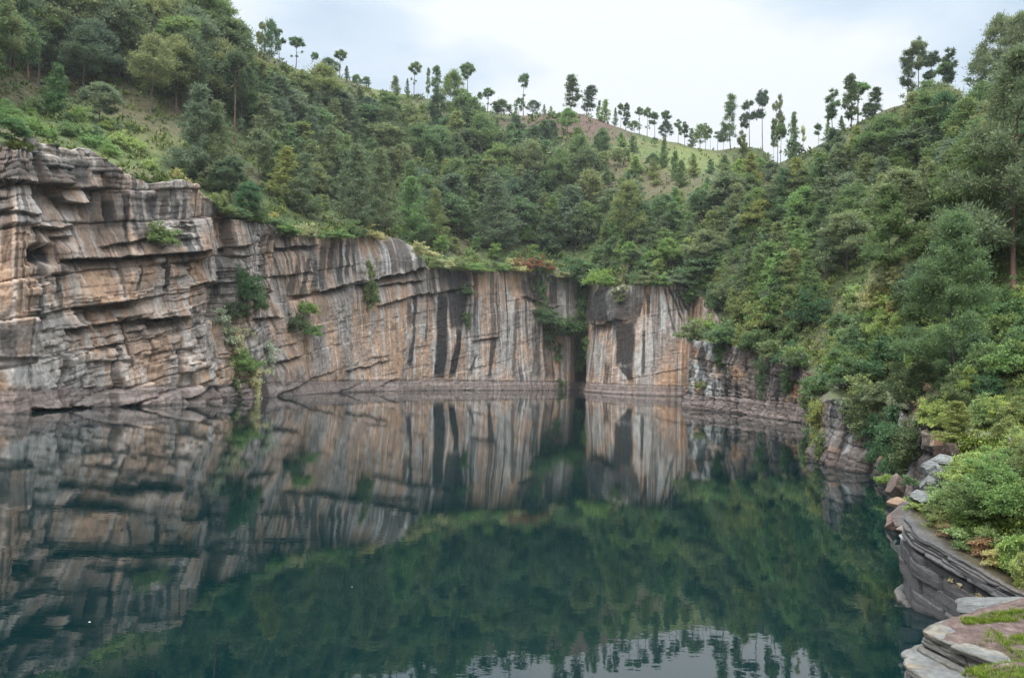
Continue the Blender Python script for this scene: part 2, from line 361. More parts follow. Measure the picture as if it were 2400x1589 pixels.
for a in [(228, 665, 58, 40, .9), (190, 480, 30, 40, .6), (280, 480, 12, 45, .8), (238, 455, 10, 40, .6), (90, 660, 40, 60, .6), (20, 680, 30, 60, .6), (420, 800, 30, 20, .8), (230, 825, 30, 15, .9), (430, 880, 50, 35, .5), (1230, 740, 16, 60, .8), (930, 820, 60, 60, .7), (1120, 860, 40, 25, .7), (1415, 820, 22, 70, .8), (1577, 835, 34, 65, .95),
          (1000, 800, 18, 90, .7), (735, 640, 60, 40, .5), (1150, 860, 24, 30, .6), (420, 590, 40, 20, .3), (1140, 680, 24, 40, .7), (1020, 665, 12, 30, .6)]: OR = np.maximum(OR, patch(*a, sd=int(a[0]) % 9))
GR = sst(.42, .62, fbm(SS * .16 + 40, Z * .10, 95))
for a in [(932, 600, 56, 50, .8), (560, 640, 60, 50, .8), (620, 640, 36, 40, .9), (640, 830, 40, 40, .8), (120, 640, 22, 60, .5), (170, 770, 20, 60, .6), (60, 490, 60, 45, .5), (340, 730, 60, 60, .6)]: GR = np.maximum(GR, patch(*a, sd=int(a[0]) % 9))
def lerp(a, b, t): return a * (1 - t[..., None]) + np.array(b) * t[..., None]
C = np.zeros(D.shape + (3,)) + np.array((.455, .315, .232))
C = lerp(C, (.50, .30, .18), np.clip(OR, 0, 1) * .85)
C = lerp(C, (.30, .275, .25), np.clip(GR, 0, 1) * .75)
C *= (1 + blk * .5 * (rb1 - .5) + blk * .3 * (rb2 - .5))[..., None]
C = lerp(C, (.60, .57, .53), np.clip(WH, 0, 1) * .9)
brown = sst(.5, .68, fbm(SS * .35 + 7, Z * .3, 97)) * np.interp(QXL, [0, 480, 500, 860, 900, 1640], [.32, .35, .65, .6, .2, .25])
C = lerp(C, (.17, .125, .10), brown * .8)
# pale grey lichened rock and dark rock on the other bank
rB = np.where(isL2, 0, 1.)
C = lerp(C, (.165, .135, .118), rB * .85)
C = C * (1 - rB[..., None] * .5 * sst(.5, .7, fbm(SS * 2.5, Z * .5, 98))[..., None])
LIW = sst(1610, 1625, QX) * (1 - sst(1675, 1700, QX)) * rB * sst(.30, .56, fbm(SS * 1.3, Z * .45, 99)) * (Z > 2.6)
C = lerp(C, (.44, .44, .42), np.clip(LIW, 0, 1))
pal = rB * sst(1880, 1905, QX) * sst(.60, .72, fbm(SS * 1.4, Z * .1, 101))
C = lerp(C, (.33, .31, .30), np.clip(pal, 0, 1) * .6)
orp = rB * (1 - sst(.6, 1.1, np.sqrt(((QX - 2097) / 30) ** 2 + ((QY - 1040) / 36) ** 2) + (noisy(1.2, 103) - .5) * .8))
orp = np.maximum(orp, rB * .8 * (1 - sst(.6, 1.1, np.sqrt(((QX - 1856) / 14) ** 2 + ((QY - 915) / 20) ** 2) + (noisy(1.2, 104) - .5) * .8)))
orp = np.maximum(orp, rB * .5 * sst(.62, .7, fbm(SS * .5, Z * .3, 105)))
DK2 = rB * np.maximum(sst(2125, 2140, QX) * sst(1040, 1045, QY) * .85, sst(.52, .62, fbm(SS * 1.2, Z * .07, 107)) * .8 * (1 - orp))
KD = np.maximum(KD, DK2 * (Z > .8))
C = lerp(C, (.50, .27, .13), orp * .9)
C = lerp(C, (.022, .020, .020), KD * .96)
crack = np.maximum(blk * .8 * (.4 + .6 * rgh) * np.exp(-(lo1 / .13) ** 2), blk * .8 * np.exp(-(vd1 / .12) ** 2) * (rb1 > .25))
C = lerp(C, (.05, .043, .04), np.clip(crack, 0, 1) * .75)
# bathtub ring of the old water level
rl = np.where(S > arcH[i_C] - 4, 1.15, 2.75)[:, None] + .25 * (fbm(SS * .15, 0 * Z, 111) - .5)
ring = 1 - sst(rl - .15, rl + .35, Z + .2 * (noisy(1.5, 112) - .5))
rc = lerp(np.zeros(D.shape + (3,)) + np.array((.31, .235, .205)), (.42, .33, .29), sst(.4, .7, vn(SS * .05, Z * 3.2 + 2 * vn(SS * .1, Z, 3), 113)))
rc = lerp(rc, (.18, .14, .125), sst(.5, .72, vn(SS * .08 + 5, Z * 5.0, 114)) * .8)
rc *= .56 * (.8 + .4 * fbm(SS * 1.3, Z * .6, 115))[..., None]
rc = lerp(rc, (.05, .045, .045), KD * .45)
rc = rc * np.where(S > arcH[i_C] - 4, .6, 1.0)[:, None, None]
C = C * .80
C = C * (1 - ring[..., None] * .88) + rc * ring[..., None] * .88
wet = 1 - sst(.1, .45, Z); C *= (1 - .55 * wet)[..., None]
D = np.clip(D, -9, 6)
# keep the vertical distances; push out towards the lake
RX = BX - N[:, 0][:, None] * D; RY = BY - N[:, 1][:, None] * D; RZ = Z + (fbm(SS * 1.1, Z * 1.1, 34) - .5) * .25
TOPX, TOPY = RX[:, -1].copy(), RY[:, -1].copy(); LBX = PXY[:, 0] + N[:, 0] * (.11 * np.maximum(ZT, 0) + 1.2); LBY = PXY[:, 1] + N[:, 1] * (.11 * np.maximum(ZT, 0) + 1.2)

# ------------------------------------------------------------------ terrain height
def P(X, Y, d): return at_y(X, Y, d)
CTRL = []
step = max(1, NU // 110)
for i in range(0, NU, step): CTRL.append((LBX[i], LBY[i], ZT[i]))
RIDGE = [(-420, -380, 150), (-200, -240, 195), (0, -120, 225), (200, -30, 250), (300, 5, 258), (413, 50, 270), (500, 90, 282), (560, 118, 290), (640, 145, 300), (720, 165, 307), (800, 182, 315), (860, 200, 318), (930, 216, 322), (1000, 228, 328),
         (1080, 248, 334), (1160, 266, 338), (1240, 270, 342), (1310, 263, 345), (1370, 270, 346), (1440, 292, 346), (1520, 318, 345), (1600, 341, 342), (1700, 353, 335), (1800, 364, 322), (1880, 374, 305), (1925, 346, 290), (1965, 316, 278), (2020, 288, 266),
         (2080, 258, 256), (2150, 243, 246), (2220, 240, 236), (2300, 225, 226), (2400, 190, 212), (2560, 120, 195), (2760, 60, 175)]
RIDGE = [(a, b, d * (1 + .30 * float(sst(450, 700, a)) * (1 - float(sst(1750, 1950, a))))) for a, b, d in RIDGE]
RADJ = [b for a, b, d in RIDGE]; NBASE = len(CTRL)
def ridge_pts():
    o = []
    for (a, b, d), yy in zip(RIDGE, RADJ):
        x, y, z = P(a, yy, d); o.append((x, y, z))
        k = 1 + 55 / math.hypot(x, y); o.append((x * k, y * k, z - 26))
        k = 1 + 150 / math.hypot(x, y); o.append((x * k, y * k, z - 60))
    return o
for p in [(60, 172, 200), (35, 230, 190), (20, 280, 150), (130, 290, 152), (275, 260, 195), (390, 290, 200), (545, 372, 205), (400, 405, 172), (700, 480, 235), (850, 430, 295), (1100, 470, 312), (1300, 480, 312),
          (1370, 560, 255), (1480, 540, 255), (1600, 480, 270), (1474, 602, 232), (1650, 600, 200), (1750, 560, 200), (1750, 700, 150), (1850, 560, 180), (1850, 690, 135),
          (1960, 560, 165), (1960, 748, 72), (2035, 690, 76), (2110, 632, 82), (2200, 575, 88), (2385, 690, 66), (2300, 830, 56), (2200, 930, 50), (2350, 900, 43), (2130, 890, 58), (2385, 500, 100), (2200, 405, 160), (2280, 960, 40)]:
    CTRL.append(P(*p))
CTRL += [(13.6, 25.2, 3.2), (14.1, 27, 4.2), (15.2, 27, 4.5), (14.4, 24, 3.4), (15.2, 21.5, 3.0), (16.2, 23, 3.9), (15.2, 20, 2.2), (17.2, 19.5, 2.9), (17.2, 26, 4.6), (18.2, 22, 4.5), (16.2, 30, 4.2), (20, 30, 4.9), (22, 26, 5.5), (28, 28, 7.5), (18, 17.5, 3.2),
         (7, 10, 3.2), (9, 9, 3.25), (8.5, 11.6, 3.2), (12, 13, 3.4), (14, 9, 4.2), (6.5, 6, 3.6), (3, 1, 5.0), (0, -2, 5.3), (10, -5, 6), (30, 5, 9), (60, 20, 26), (30, -30, 12), (-20, -15, 6), (-70, -35, 15), (-130, 0, 38), (-160, 40, 70), (-30, -80, 25),
         (90, 60, 42), (130, 90, 60)]
BASE = list(CTRL)
def make_rbf(P3):
    xy = P3[:, :2] / 100; n = len(xy)
    r = np.hypot(xy[:, None, 0] - xy[None, :, 0], xy[:, None, 1] - xy[None, :, 1])
    A = np.zeros((n + 3, n + 3)); A[:n, :n] = -np.sqrt(r * r + .0016) + np.eye(n) * 1e-3
    A[:n, n] = 1; A[:n, n + 1:] = xy; A[n, :n] = 1; A[n + 1:, :n] = xy.T
    b = np.concatenate([P3[:, 2], [0, 0, 0]]); w = np.linalg.lstsq(A, b, rcond=None)[0]
    def f(x, y):
        x = np.asarray(x, float) / 100; y = np.asarray(y, float) / 100; sh = x.shape; x = x.ravel(); y = y.ravel(); out = np.zeros(len(x))
        for c in range(0, len(x), 20000):
            xx = x[c:c + 20000, None]; yy = y[c:c + 20000, None]
            out[c:c + 20000] = (-np.sqrt((xx - xy[:, 0]) ** 2 + (yy - xy[:, 1]) ** 2 + .0016)) @ w[:n] + w[n] + xx[:, 0] * w[n + 1] + yy[:, 0] * w[n + 2]
        return out.reshape(sh)
    return f
def hill_noise(x, y): return (fbm(x * .03, y * .03, 201) - .5) * 5 + (fbm(x * .16, y * .16, 202) - .5) * 1.4
for _it in range(5):
    RBF = make_rbf(np.array(BASE + ridge_pts()))
    if _it == 4: break
    yy = np.arange(110, 540, 2.0)
    for i_, (a, b, d) in enumerate(RIDGE):
        ra, rb_, rc_ = ray(a, b); xx = ra / rb_ * yy
        q = RBF(xx, yy) + hill_noise(xx, yy); sk_ = proj(xx, yy, q)[1].min(); RADJ[i_] += .9 * (b - sk_)
# lake outline (land begins just inside it)
LAKE = np.array([(LBX[i], LBY[i]) for i in range(0, NU, 12)] + [(18.5, 33.2), (17.7, 28.6), (14.8, 26.4), (13.4, 24.6), (13.6, 22.8), (14.4, 21.3), (15.7, 19.8), (17.7, 18.2), (14, 15), (9.4, 12.3), (7.6, 11.3), (6.4, 10.4), (6.0, 9.2), (6.1, 7), (5, 4), (3, 2.2), (-3, 1.2), (-15, -3), (-60, -25), (-110, -5), (LBX[0], LBY[0])])
def seg_dist(px, py, poly):
    d2 = np.full(px.shape, 1e18); ins = np.zeros(px.shape, bool)
    for (x0, y0), (x1, y1) in zip(poly, np.roll(poly, -1, 0)):
        dx, dy = x1 - x0, y1 - y0; L2 = dx * dx + dy * dy + 1e-12
        t = np.clip(((px - x0) * dx + (py - y0) * dy) / L2, 0, 1)
        d2 = np.minimum(d2, (px - x0 - t * dx) ** 2 + (py - y0 - t * dy) ** 2)
        c = ((y0 > py) != (y1 > py)); xi = x0 + (py - y0) * dx / (dy if dy else 1e-12); ins ^= c & (px < xi)
    return np.where(ins, -1, 1) * np.sqrt(d2)
def axis(a, b, c, d, fine, coarse):
    return np.concatenate([np.arange(a, b, coarse), np.arange(b, c, fine), np.arange(c, d + coarse, coarse)])
GX = axis(-340, 3, 42, 340, .4, 1.7); GY = axis(-120, 4, 52, 680, .4, 1.7)
MX, MY = np.meshgrid(GX, GY, indexing='ij')
GZ = RBF(MX, MY)
LK = LAKE
SD = seg_dist(MX, MY, LK)
fade = sst(2, 22, SD)
far = sst(20, 90, MY)
GZ = GZ + fade * far * hill_noise(MX, MY) + (fbm(MX * .9, MY * .9, 203) - .5) * .25 * sst(0, 3, SD)
nearm = (MY < 31.5) & (MX > 11.5) & (MY > 17)
GZ = np.where(nearm, GZ - 1.7 * (1 - sst(-.2, .95, SD)), GZ)
def height(x, y):
    i = np.clip(np.searchsorted(GX, x) - 1, 0, len(GX) - 2); j = np.clip(np.searchsorted(GY, y) - 1, 0, len(GY) - 2)
    u = (x - GX[i]) / (GX[i + 1] - GX[i]); v = (y - GY[j]) / (GY[j + 1] - GY[j])
    return (GZ[i, j] * (1 - u) + GZ[i + 1, j] * u) * (1 - v) + (GZ[i, j + 1] * (1 - u) + GZ[i + 1, j + 1] * u) * v
def landdist(x, y):
    i = np.clip(np.searchsorted(GX, x) - 1, 0, len(GX) - 2); j = np.clip(np.searchsorted(GY, y) - 1, 0, len(GY) - 2); return SD[i, j]
YS = np.concatenate([np.arange(8, 60, .25), np.arange(60, 520, .7)])
def ground(X, Y, ymin=8):
    """the spot of hillside seen at a photo pixel (or the skyline nearest to it)"""
    a, b, c = ray(X, Y); t = YS / b; xs = a * t; zs = CAMZ + c * t
    dz = zs - height(xs, YS); ok = (landdist(xs, YS) > 0) & (YS >= ymin)
    hit = np.where(ok & (dz < 0))[0]
    if len(hit): k = hit[0]
    else: k = int(np.argmin(np.where(ok, dz / YS, 1e9)))
    return xs[k], YS[k], float(height(xs[k], YS[k])), float(dz[k])

# cliff mesh with a lip that runs back under the turf
lip = []
for k, (d, dz) in enumerate([(.5, .10), (1.3, .12), (2.4, .0), (4.0, -.9)]):
    lx = LBX + N[:, 0] * (d - 1.2); ly = LBY + N[:, 1] * (d - 1.2)
    lip.append((lx, ly, np.minimum(height(lx, ly), ZT + .7) + dz + (fbm(S * .5, 0 * S + k, 36) - .5) * .3))
AX = np.concatenate([RX] + [l[0][:, None] for l in lip], 1); AY = np.concatenate([RY] + [l[1][:, None] for l in lip], 1); AZ = np.concatenate([RZ] + [l[2][:, None] for l in lip], 1)
lipc = np.repeat((np.array((.085, .09, .04)) + .05 * (fbm(S * .8, 0 * S, 37) - .5)[:, None])[:, None, :], 4, 1)
CC = np.concatenate([C, lipc], 1)
me = mesh_np('cliff', np.stack([AX, AY, AZ], -1).reshape(-1, 3), grid_faces(NU, NV + 4), 4, smooth=False)
set_col(me, CC.reshape(-1, 3))
tag(link('cliff', me, ROCK), 'tall brown and black streaked rock wall round the lake', kind='structure')
FQX, FQY = proj(RX, RY, RZ)
def on_cliff(X, Y, left=True):
    m = (FQX[:, ::3] - X) ** 2 + (FQY[:, ::3] - Y) ** 2 + np.where(isL2[:, ::3] == left, 0, 1e9)
    i, j = np.unravel_index(np.argmin(m), m.shape); j *= 3
    return RX[i, j], RY[i, j], RZ[i, j], N[i]

# hillside mesh
keep = (SD > -.2)
fa = grid_faces(len(GX), len(GY)); kf = keep.ravel()[fa].all(1)
me = mesh_np('hillside', np.stack([MX, MY, GZ], -1).reshape(-1, 3), fa[kf], 4, smooth=True)
m, nt, out = newmat('hill_turf'); L = nt.links
geo = node(nt, 'ShaderNodeNewGeometry')
n1 = noise_tex(nt, geo.outputs['Position'], .035, 5, .6); n2 = noise_tex(nt, geo.outputs['Position'], .6, 5, .65); n3 = noise_tex(nt, geo.outputs['Position'], 3.0, 3, .6)
grassc = ramp(nt, n2, [(.3, (.035, .052, .022)), (.5, (.070, .090, .034)), (.7, (.115, .12, .052))])
dry = ramp(nt, n2, [(.3, (.075, .055, .035)), (.55, (.13, .105, .062)), (.75, (.17, .15, .085))])
at = node(nt, 'ShaderNodeAttribute', attribute_name='tint')
sep = node(nt, 'ShaderNodeSeparateColor'); L.new(at.outputs['Color'], sep.inputs[0])
c = mix(nt, sep.outputs[0], grassc, dry)
soil = ramp(nt, n2, [(.3, (.070, .042, .034)), (.6, (.135, .088, .070)), (.8, (.19, .135, .105))])
c = mix(nt, sep.outputs[1], c, soil)
light = ramp(nt, n2, [(.3, (.10, .125, .04)), (.7, (.19, .21, .075))])
c = mix(nt, sep.outputs[2], c, light)
d = node(nt, 'ShaderNodeBsdfPrincipled'); d.inputs['Roughness'].default_value = .95; d.inputs['Specular IOR Level'].default_value = .1
L.new(c, d.inputs['Base Color'])
b = node(nt, 'ShaderNodeBump'); b.inputs['Distance'].default_value = .5; L.new(n3, b.inputs['Height']); L.new(b.outputs[0], d.inputs['Normal'])
L.new(d.outputs[0], out.inputs[0]); TURF = m
HX, HY = proj(MX, MY, GZ)
def ell(cx, cy, rx, ry): return 1 - sst(.6, 1.15, np.sqrt(((HX - cx) / rx) ** 2 + ((HY - cy) / ry) ** 2) + (fbm(MX * .12, MY * .12, 211) - .5) * .9)
dryA = np.clip(sst(.5, .65, fbm(MX * .05, MY * .05, 212)) * .7, 0, 1)
dryA = np.maximum(dryA, .8 * ell(1500, 420, 160, 60)); dryA = np.maximum(dryA, .7 * ell(40, 190, 110, 70))
soilA = np.maximum.reduce([.95 * ell(1335, 290, 130, 34) * sst(262, 280, HY + 20), .95 * ell(2095, 300, 30, 36), .8 * ell(1230, 290, 60, 16), .5 * ell(1420, 310, 80, 25), .6 * ell(2230, 246, 60, 16), .5 * ell(985, 390, 20, 50), .6 * ell(180, 185, 90, 40)]) * (MY > 60)
lightA = np.maximum.reduce([.85 * ell(1620, 375, 100, 35), .6 * ell(900, 222, 60, 22), .5 * ell(1540, 350, 120, 30), .8 * ell(2310, 1060, 120, 60), .5 * ell(300, 350, 140, 50), .5 * ell(1600, 590, 80, 50)])
set_col(me, np.stack([dryA, soilA, lightA], -1).reshape(-1, 3))
tag(link('hillside', me, TURF), 'steep green crater slopes above the cliffs', kind='structure')

# ------------------------------------------------------------------ water
xs = np.linspace(-150, 80, 47); ys = np.linspace(-45, 300, 70)
wx, wy = np.meshgrid(xs, ys, indexing='ij')
me = mesh_np('water', np.stack([wx, wy, 0 * wx], -1).reshape(-1, 3), grid_faces(len(xs), len(ys)), 4, True)
m, nt, out = newmat('lake_water'); L = nt.links
geo = node(nt, 'ShaderNodeNewGeometry')
d = node(nt, 'ShaderNodeBsdfPrincipled'); d.inputs['IOR'].default_value = 1.7
d.inputs['Base Color'].default_value = (.0009, .0098, .0106, 1)
mp = node(nt, 'ShaderNodeMapping'); mp.inputs['Scale'].default_value = (.03, .018, 1); L.new(geo.outputs['Position'], mp.inputs[0])
big = noise_tex(nt, mp.outputs[0], 1.0, 3, .5)
rg = ramp(nt, big, [(.35, (.0,) * 3), (.65, (.03,) * 3)])
sepw = node(nt, 'ShaderNodeSeparateXYZ'); L.new(geo.outputs['Position'], sepw.inputs[0])
mr = node(nt, 'ShaderNodeMapRange'); mr.inputs[1].default_value = 22; mr.inputs[2].default_value = 60; L.new(sepw.outputs[1], mr.inputs[0])
mm = node(nt, 'ShaderNodeMath', operation='MULTIPLY'); L.new(rg, mm.inputs[0]); L.new(mr.outputs[0], mm.inputs[1]); L.new(mm.outputs[0], d.inputs['Roughness'])
mp2 = node(nt, 'ShaderNodeMapping'); mp2.inputs['Scale'].default_value = (1.6, 2.6, 1); L.new(geo.outputs['Position'], mp2.inputs[0])
rip = noise_tex(nt, mp2.outputs[0], 1.0, 3, .5)
mp3 = node(nt, 'ShaderNodeMapping'); mp3.inputs['Scale'].default_value = (.12, .2, 1); L.new(geo.outputs['Position'], mp3.inputs[0])
swell = noise_tex(nt, mp3.outputs[0], 1.0, 2, .5)
ad = node(nt, 'ShaderNodeMath', operation='MULTIPLY_ADD'); L.new(swell, ad.inputs[0]); ad.inputs[1].default_value = 1.2; L.new(rip, ad.inputs[2])
b = node(nt, 'ShaderNodeBump'); b.inputs['Strength'].default_value = .14; b.inputs['Distance'].default_value = .010
L.new(ad.outputs[0], b.inputs['Height']); L.new(b.outputs[0], d.inputs['Normal'])
L.new(d.outputs[0], out.inputs[0])
tag(link('water', me, m), 'still dark teal crater lake mirroring cliffs and trees', kind='structure')

# ------------------------------------------------------------------ plants: leaf clouds
def unit(v): return v / (np.linalg.norm(v, axis=-1, keepdims=True) + 1e-9)
def leaves(name, centers, radii, n, Ls, wr, r, quad=False, up=.45, out=.8, flat=.75, mat=FOL['mid'], shell=.5):
    c = np.array(centers, float); rad = np.array(radii, float); w = rad ** 2 / np.sum(rad ** 2)
    k = r.choice(len(c), n, p=w)
    dv = unit(r.normal(size=(n, 3)))
    rr = rad[k] * (shell * .7 + .62 * np.abs(r.normal(size=n)))
    p = c[k] + dv * rr[:, None] * np.array([1, 1, flat])
    di = unit(dv * out + np.array([0, 0, up]) + r.normal(size=(n, 3)) * .55)
    side = unit(np.cross(di, r.normal(size=(n, 3))))
    Ln = Ls * r.uniform(.65, 1.35, n)[:, None]; wd = Ln * wr * r.uniform(.7, 1.3, n)[:, None]
    if quad:
        v = np.stack([p, p + di * Ln * .5 + side * wd * .5, p + di * Ln, p + di * Ln * .5 - side * wd * .5], 1).reshape(-1, 3)
        f = np.arange(4 * n).reshape(-1, 4); return mesh_f(name, v, f, 4, mat)
    v = np.stack([p - side * wd * .5, p + side * wd * .5, p + di * Ln], 1).reshape(-1, 3)
    return mesh_f(name, v, np.arange(3 * n).reshape(-1, 3), 3, mat)
def mesh_f(name, v, f, k, mat):
    me = mesh_np(name, v, f, k); me.materials.append(mat); return me
def tube(pts, rads, ns=7):
    pts = np.array(pts, float); V_ = []; n = len(pts)
    for i in range(n):
        t = unit((pts[min(i + 1, n - 1)] - pts[max(i - 1, 0)])[None])[0]
        u = unit(np.cross(t, [0.3, .9, .1])[None])[0]; w = np.cross(t, u)
        a = np.linspace(0, 2 * math.pi, ns, endpoint=False)
        V_.append(pts[i] + rads[i] * (np.cos(a)[:, None] * u + np.sin(a)[:, None] * w))
    V_ = np.array(V_); F_ = []
    for i in range(n - 1):
        for j in range(ns):
            F_.append((i * ns + j, i * ns + (j + 1) % ns, (i + 1) * ns + (j + 1) % ns, (i + 1) * ns + j))
    return V_.reshape(-1, 3), np.array(F_)
def join(parts):
    v = []; f = []; o = 0
    for a, b in parts: v.append(a); f.append(b + o); o += len(a)
    return np.concatenate(v), np.concatenate(f)

PROTO = {}
def proto(kind, seed, lod):
    """a unit-height tree: (trunk mesh, crown mesh, natural width)"""
    key = (kind, seed, lod)
    if key in PROTO: return PROTO[key]
    r = np.random.default_rng(seed * 101 + hash_kind(kind)); cen = []; rad = []; limbs = []
    bend = r.normal(size=2) * .02
    def axis_pt(z): return np.array([bend[0] * math.sin(z * 3), bend[1] * math.sin(z * 2.3 + 1), z])
    tr, top = .011, .9
    def egg(z0, z1, a, n, cr, lump=.35, pw=.75):
        ph = r.uniform(0, 6.28, 3)
        for i in range(n):
            u = r.random() ** .85; z = z0 + (z1 - z0) * u; an = r.uniform(0, 6.28)
            env = a * (math.sin(math.pi * min(1, .12 + .88 * u) ** pw) ** .6 + .05) * (1 + lump * math.sin(an * 2 + ph[0] + z * 9) * math.sin(z * 14 + ph[1] + an))
            q = axis_pt(z) + np.array([math.cos(an), math.sin(an), 0]) * env * r.uniform(.45, 1.05) ** .6; q[2] += r.normal() * .012
            cen.append(q); rad.append(cr * r.uniform(.65, 1.3))
            if i % 4 == 0: limbs.append((axis_pt(max(.15, z - .10)), q))
        cen.append(axis_pt(z1)); rad.append(cr)
    if kind == 'dome':
        egg(.26 + .12 * r.random(), .95, .215, 64, .068); width = .50
    elif kind == 'umbrella':
        egg(.70, .96, .15, 30, .045, .3, .9)
        for i in range(r.integers(1, 4)):
            q = axis_pt(r.uniform(.25, .6)) + np.array([*r.normal(size=2) * .06, 0]); cen.append(q); rad.append(.03); limbs.append((axis_pt(q[2] - .03), q))
        width = .38; tr = .014
    elif kind == 'column':
        z = .16
        while z < .86:
            h_ = r.uniform(.14, .26); egg(z, min(.97, z + h_), r.uniform(.09, .15) * (1.15 - .4 * z), 16, .045, .3, .8); z += h_ * r.uniform(.75, 1.1)
        width = .34
    elif kind == 'scraggly':
        for i in range(r.integers(5, 8)):
            z = r.uniform(.42, .90); an = r.uniform(0, 6.28); R_ = r.uniform(.05, .15) * (1.2 - .5 * z); c0 = axis_pt(z) + np.array([math.cos(an), math.sin(an), 0]) * R_; limbs.append((axis_pt(z - .08), c0))
            for k in range(8):
                dv = unit(r.normal(size=3)); cen.append(c0 + dv * np.array([.085, .085, .055])); rad.append(.036 * r.uniform(.7, 1.3))
        for k in range(8):
            dv = unit(r.normal(size=3)); cen.append(axis_pt(.92) + dv * np.array([.08, .08, .06])); rad.append(.036)
        width = .44
    elif kind in ('cone', 'layered'):
        nl = 13 if kind == 'cone' else 11; base = .08 if kind == 'cone' else .22
        for l in range(nl):
            z = base + (.96 - base) * l / (nl - 1); Lb = (.27 if kind == 'cone' else .36) * (1.02 - z) ** .75
            for b_ in range(r.integers(5, 8)):
                if kind == 'layered' and r.random() < .2: continue
                an = r.uniform(0, 6.28); le = Lb * r.uniform(.6, 1.15); ns_ = max(2, int(le / .055))
                for s_ in range(1, ns_ + 1):
                    t = s_ / ns_; q = axis_pt(z) + np.array([math.cos(an) * le * t, math.sin(an) * le * t, (.10 if kind == 'cone' else .05) * t * t - .02 * t + r.normal() * .008])
                    cen.append(q); rad.append((.045 if kind == 'cone' else .05) * r.uniform(.7, 1.2) * (1.0 if t > .3 else .7))
                if b_ % 2 == 0: limbs.append((axis_pt(z - .01), q))
        cen.append(axis_pt(.98)); rad.append(.03); width = .5 if kind == 'cone' else .66; tr = .012; top = .97
    nleaf = {'s': 1300, 'm': 5000, 'l': 13000, 'x': 46000}[lod]; Ls = {'s': .066, 'm': .040, 'l': .026, 'x': .0165}[lod]
    if kind == 'umbrella': nleaf = int(nleaf * .7)
    if kind in ('column', 'scraggly'): nleaf = int(nleaf * .65)
    sp_ = {'s': .75, 'm': .9, 'l': 1, 'x': 1.0}[lod]
    crown = leaves(kind + '_crown', cen, np.array(rad) * sp_, nleaf, Ls, {'s': .5, 'm': .45, 'l': .40, 'x': .32}[lod], r, shell=.25)
    zz = np.linspace(0, top, 9); parts = [tube([axis_pt(z) for z in zz], [tr * (1.25 if i == 0 else 1) * (1 - .8 * z) for i, z in enumerate(zz)])]
    if lod != 's':
        for a_, b_ in limbs[:26]:
            m_ = (a_ + b_) / 2 + np.array([0, 0, -.012]); parts.append(tube([a_, m_, b_], [tr * .34, tr * .24, tr * .1], 4))
    v, f = join(parts); trunk = mesh_np(kind + '_trunk', v, f, 4, True); trunk.materials.append(BARK)
    PROTO[key] = (trunk, crown, width); return PROTO[key]
def hash_kind(k): return sum(ord(c) for c in k)

TREES = []      # records for labels
WORDT = dict(dark='dark green', bluegrey='blue-grey', mid='mid green', olive='olive green', bright='bright green', greyolive='grey-green', brown='brownish', yellow='yellow-green', orange='rusty orange', lime='yellow-green', straw='straw-coloured', pale='pale-leaved', deep='deep green')
WORDK = dict(dome='round-domed pine', umbrella='umbrella-crowned pine', column='narrow lumpy pine', scraggly='open-crowned pine', cone='cone-shaped conifer', layered='spreading conifer')
def zone(X, Y):
    T = [(330, [(180, 'high in the dense forest'), (9999, 'on the bank above brown cliff')]),
         (600, [(240, 'deep in the tall forest'), (9999, 'above the dark cliff corner')]),
         (760, [(290, 'below the steep wooded skyline'), (420, 'midway up the wooded slope'), (9999, 'along the wooded cliff edge')]),
         (900, [(290, 'beside the small grassy gap'), (420, 'amid the crowded slope'), (9999, 'behind the rounded grey boulder')]),
         (1020, [(300, 'near the lone umbrella pine'), (440, 'by the small earth scar'), (9999, 'above the black rock stripe')]),
         (1160, [(300, 'under the lumpy ridge pines'), (440, 'in the middle forest belt'), (9999, 'over the tan cliff')]),
         (1300, [(330, 'below the bald brown hilltop'), (460, 'on the flank under hilltop'), (9999, 'above the rusty bush')]),
         (1400, [(380, 'just under the bare crest'), (500, 'in the dark side valley'), (9999, 'at the green gully head')]),
         (1500, [(400, 'on the open grassy hill'), (500, 'low on the grassy hill'), (9999, 'above the black streaked wall')]),
         (1620, [(400, 'on the pale grass shoulder'), (520, 'under the pale grass shoulder'), (9999, 'above the striped wall')]),
         (1740, [(430, 'by the low saddle'), (560, 'on the shrubby slope'), (9999, 'above the lichen-grey rock')]),
         (1860, [(430, 'right of the low saddle'), (570, 'in the shrubby belt'), (9999, 'over the low brown cliff')]),
         (1980, [(430, 'beneath the twin-lobed ridge pines'), (600, 'in the belt below dome'), (9999, 'beside the straw-coloured spur')]),
         (2110, [(430, 'beneath the bare brown dome'), (620, 'on the slope below dome'), (9999, 'above the near buttress')]),
         (2260, [(430, 'beside the tall dome pines'), (640, 'uphill of the straw spur'), (9999, 'over the dark recess')]),
         (9999, [(430, 'under the corner skyline trees'), (640, 'beside the big reddish trunk'), (9999, 'on the overgrown bank')])]
    for xm, rows in T:
        if X < xm:
            for ym, s in rows:
                if Y < ym: return s
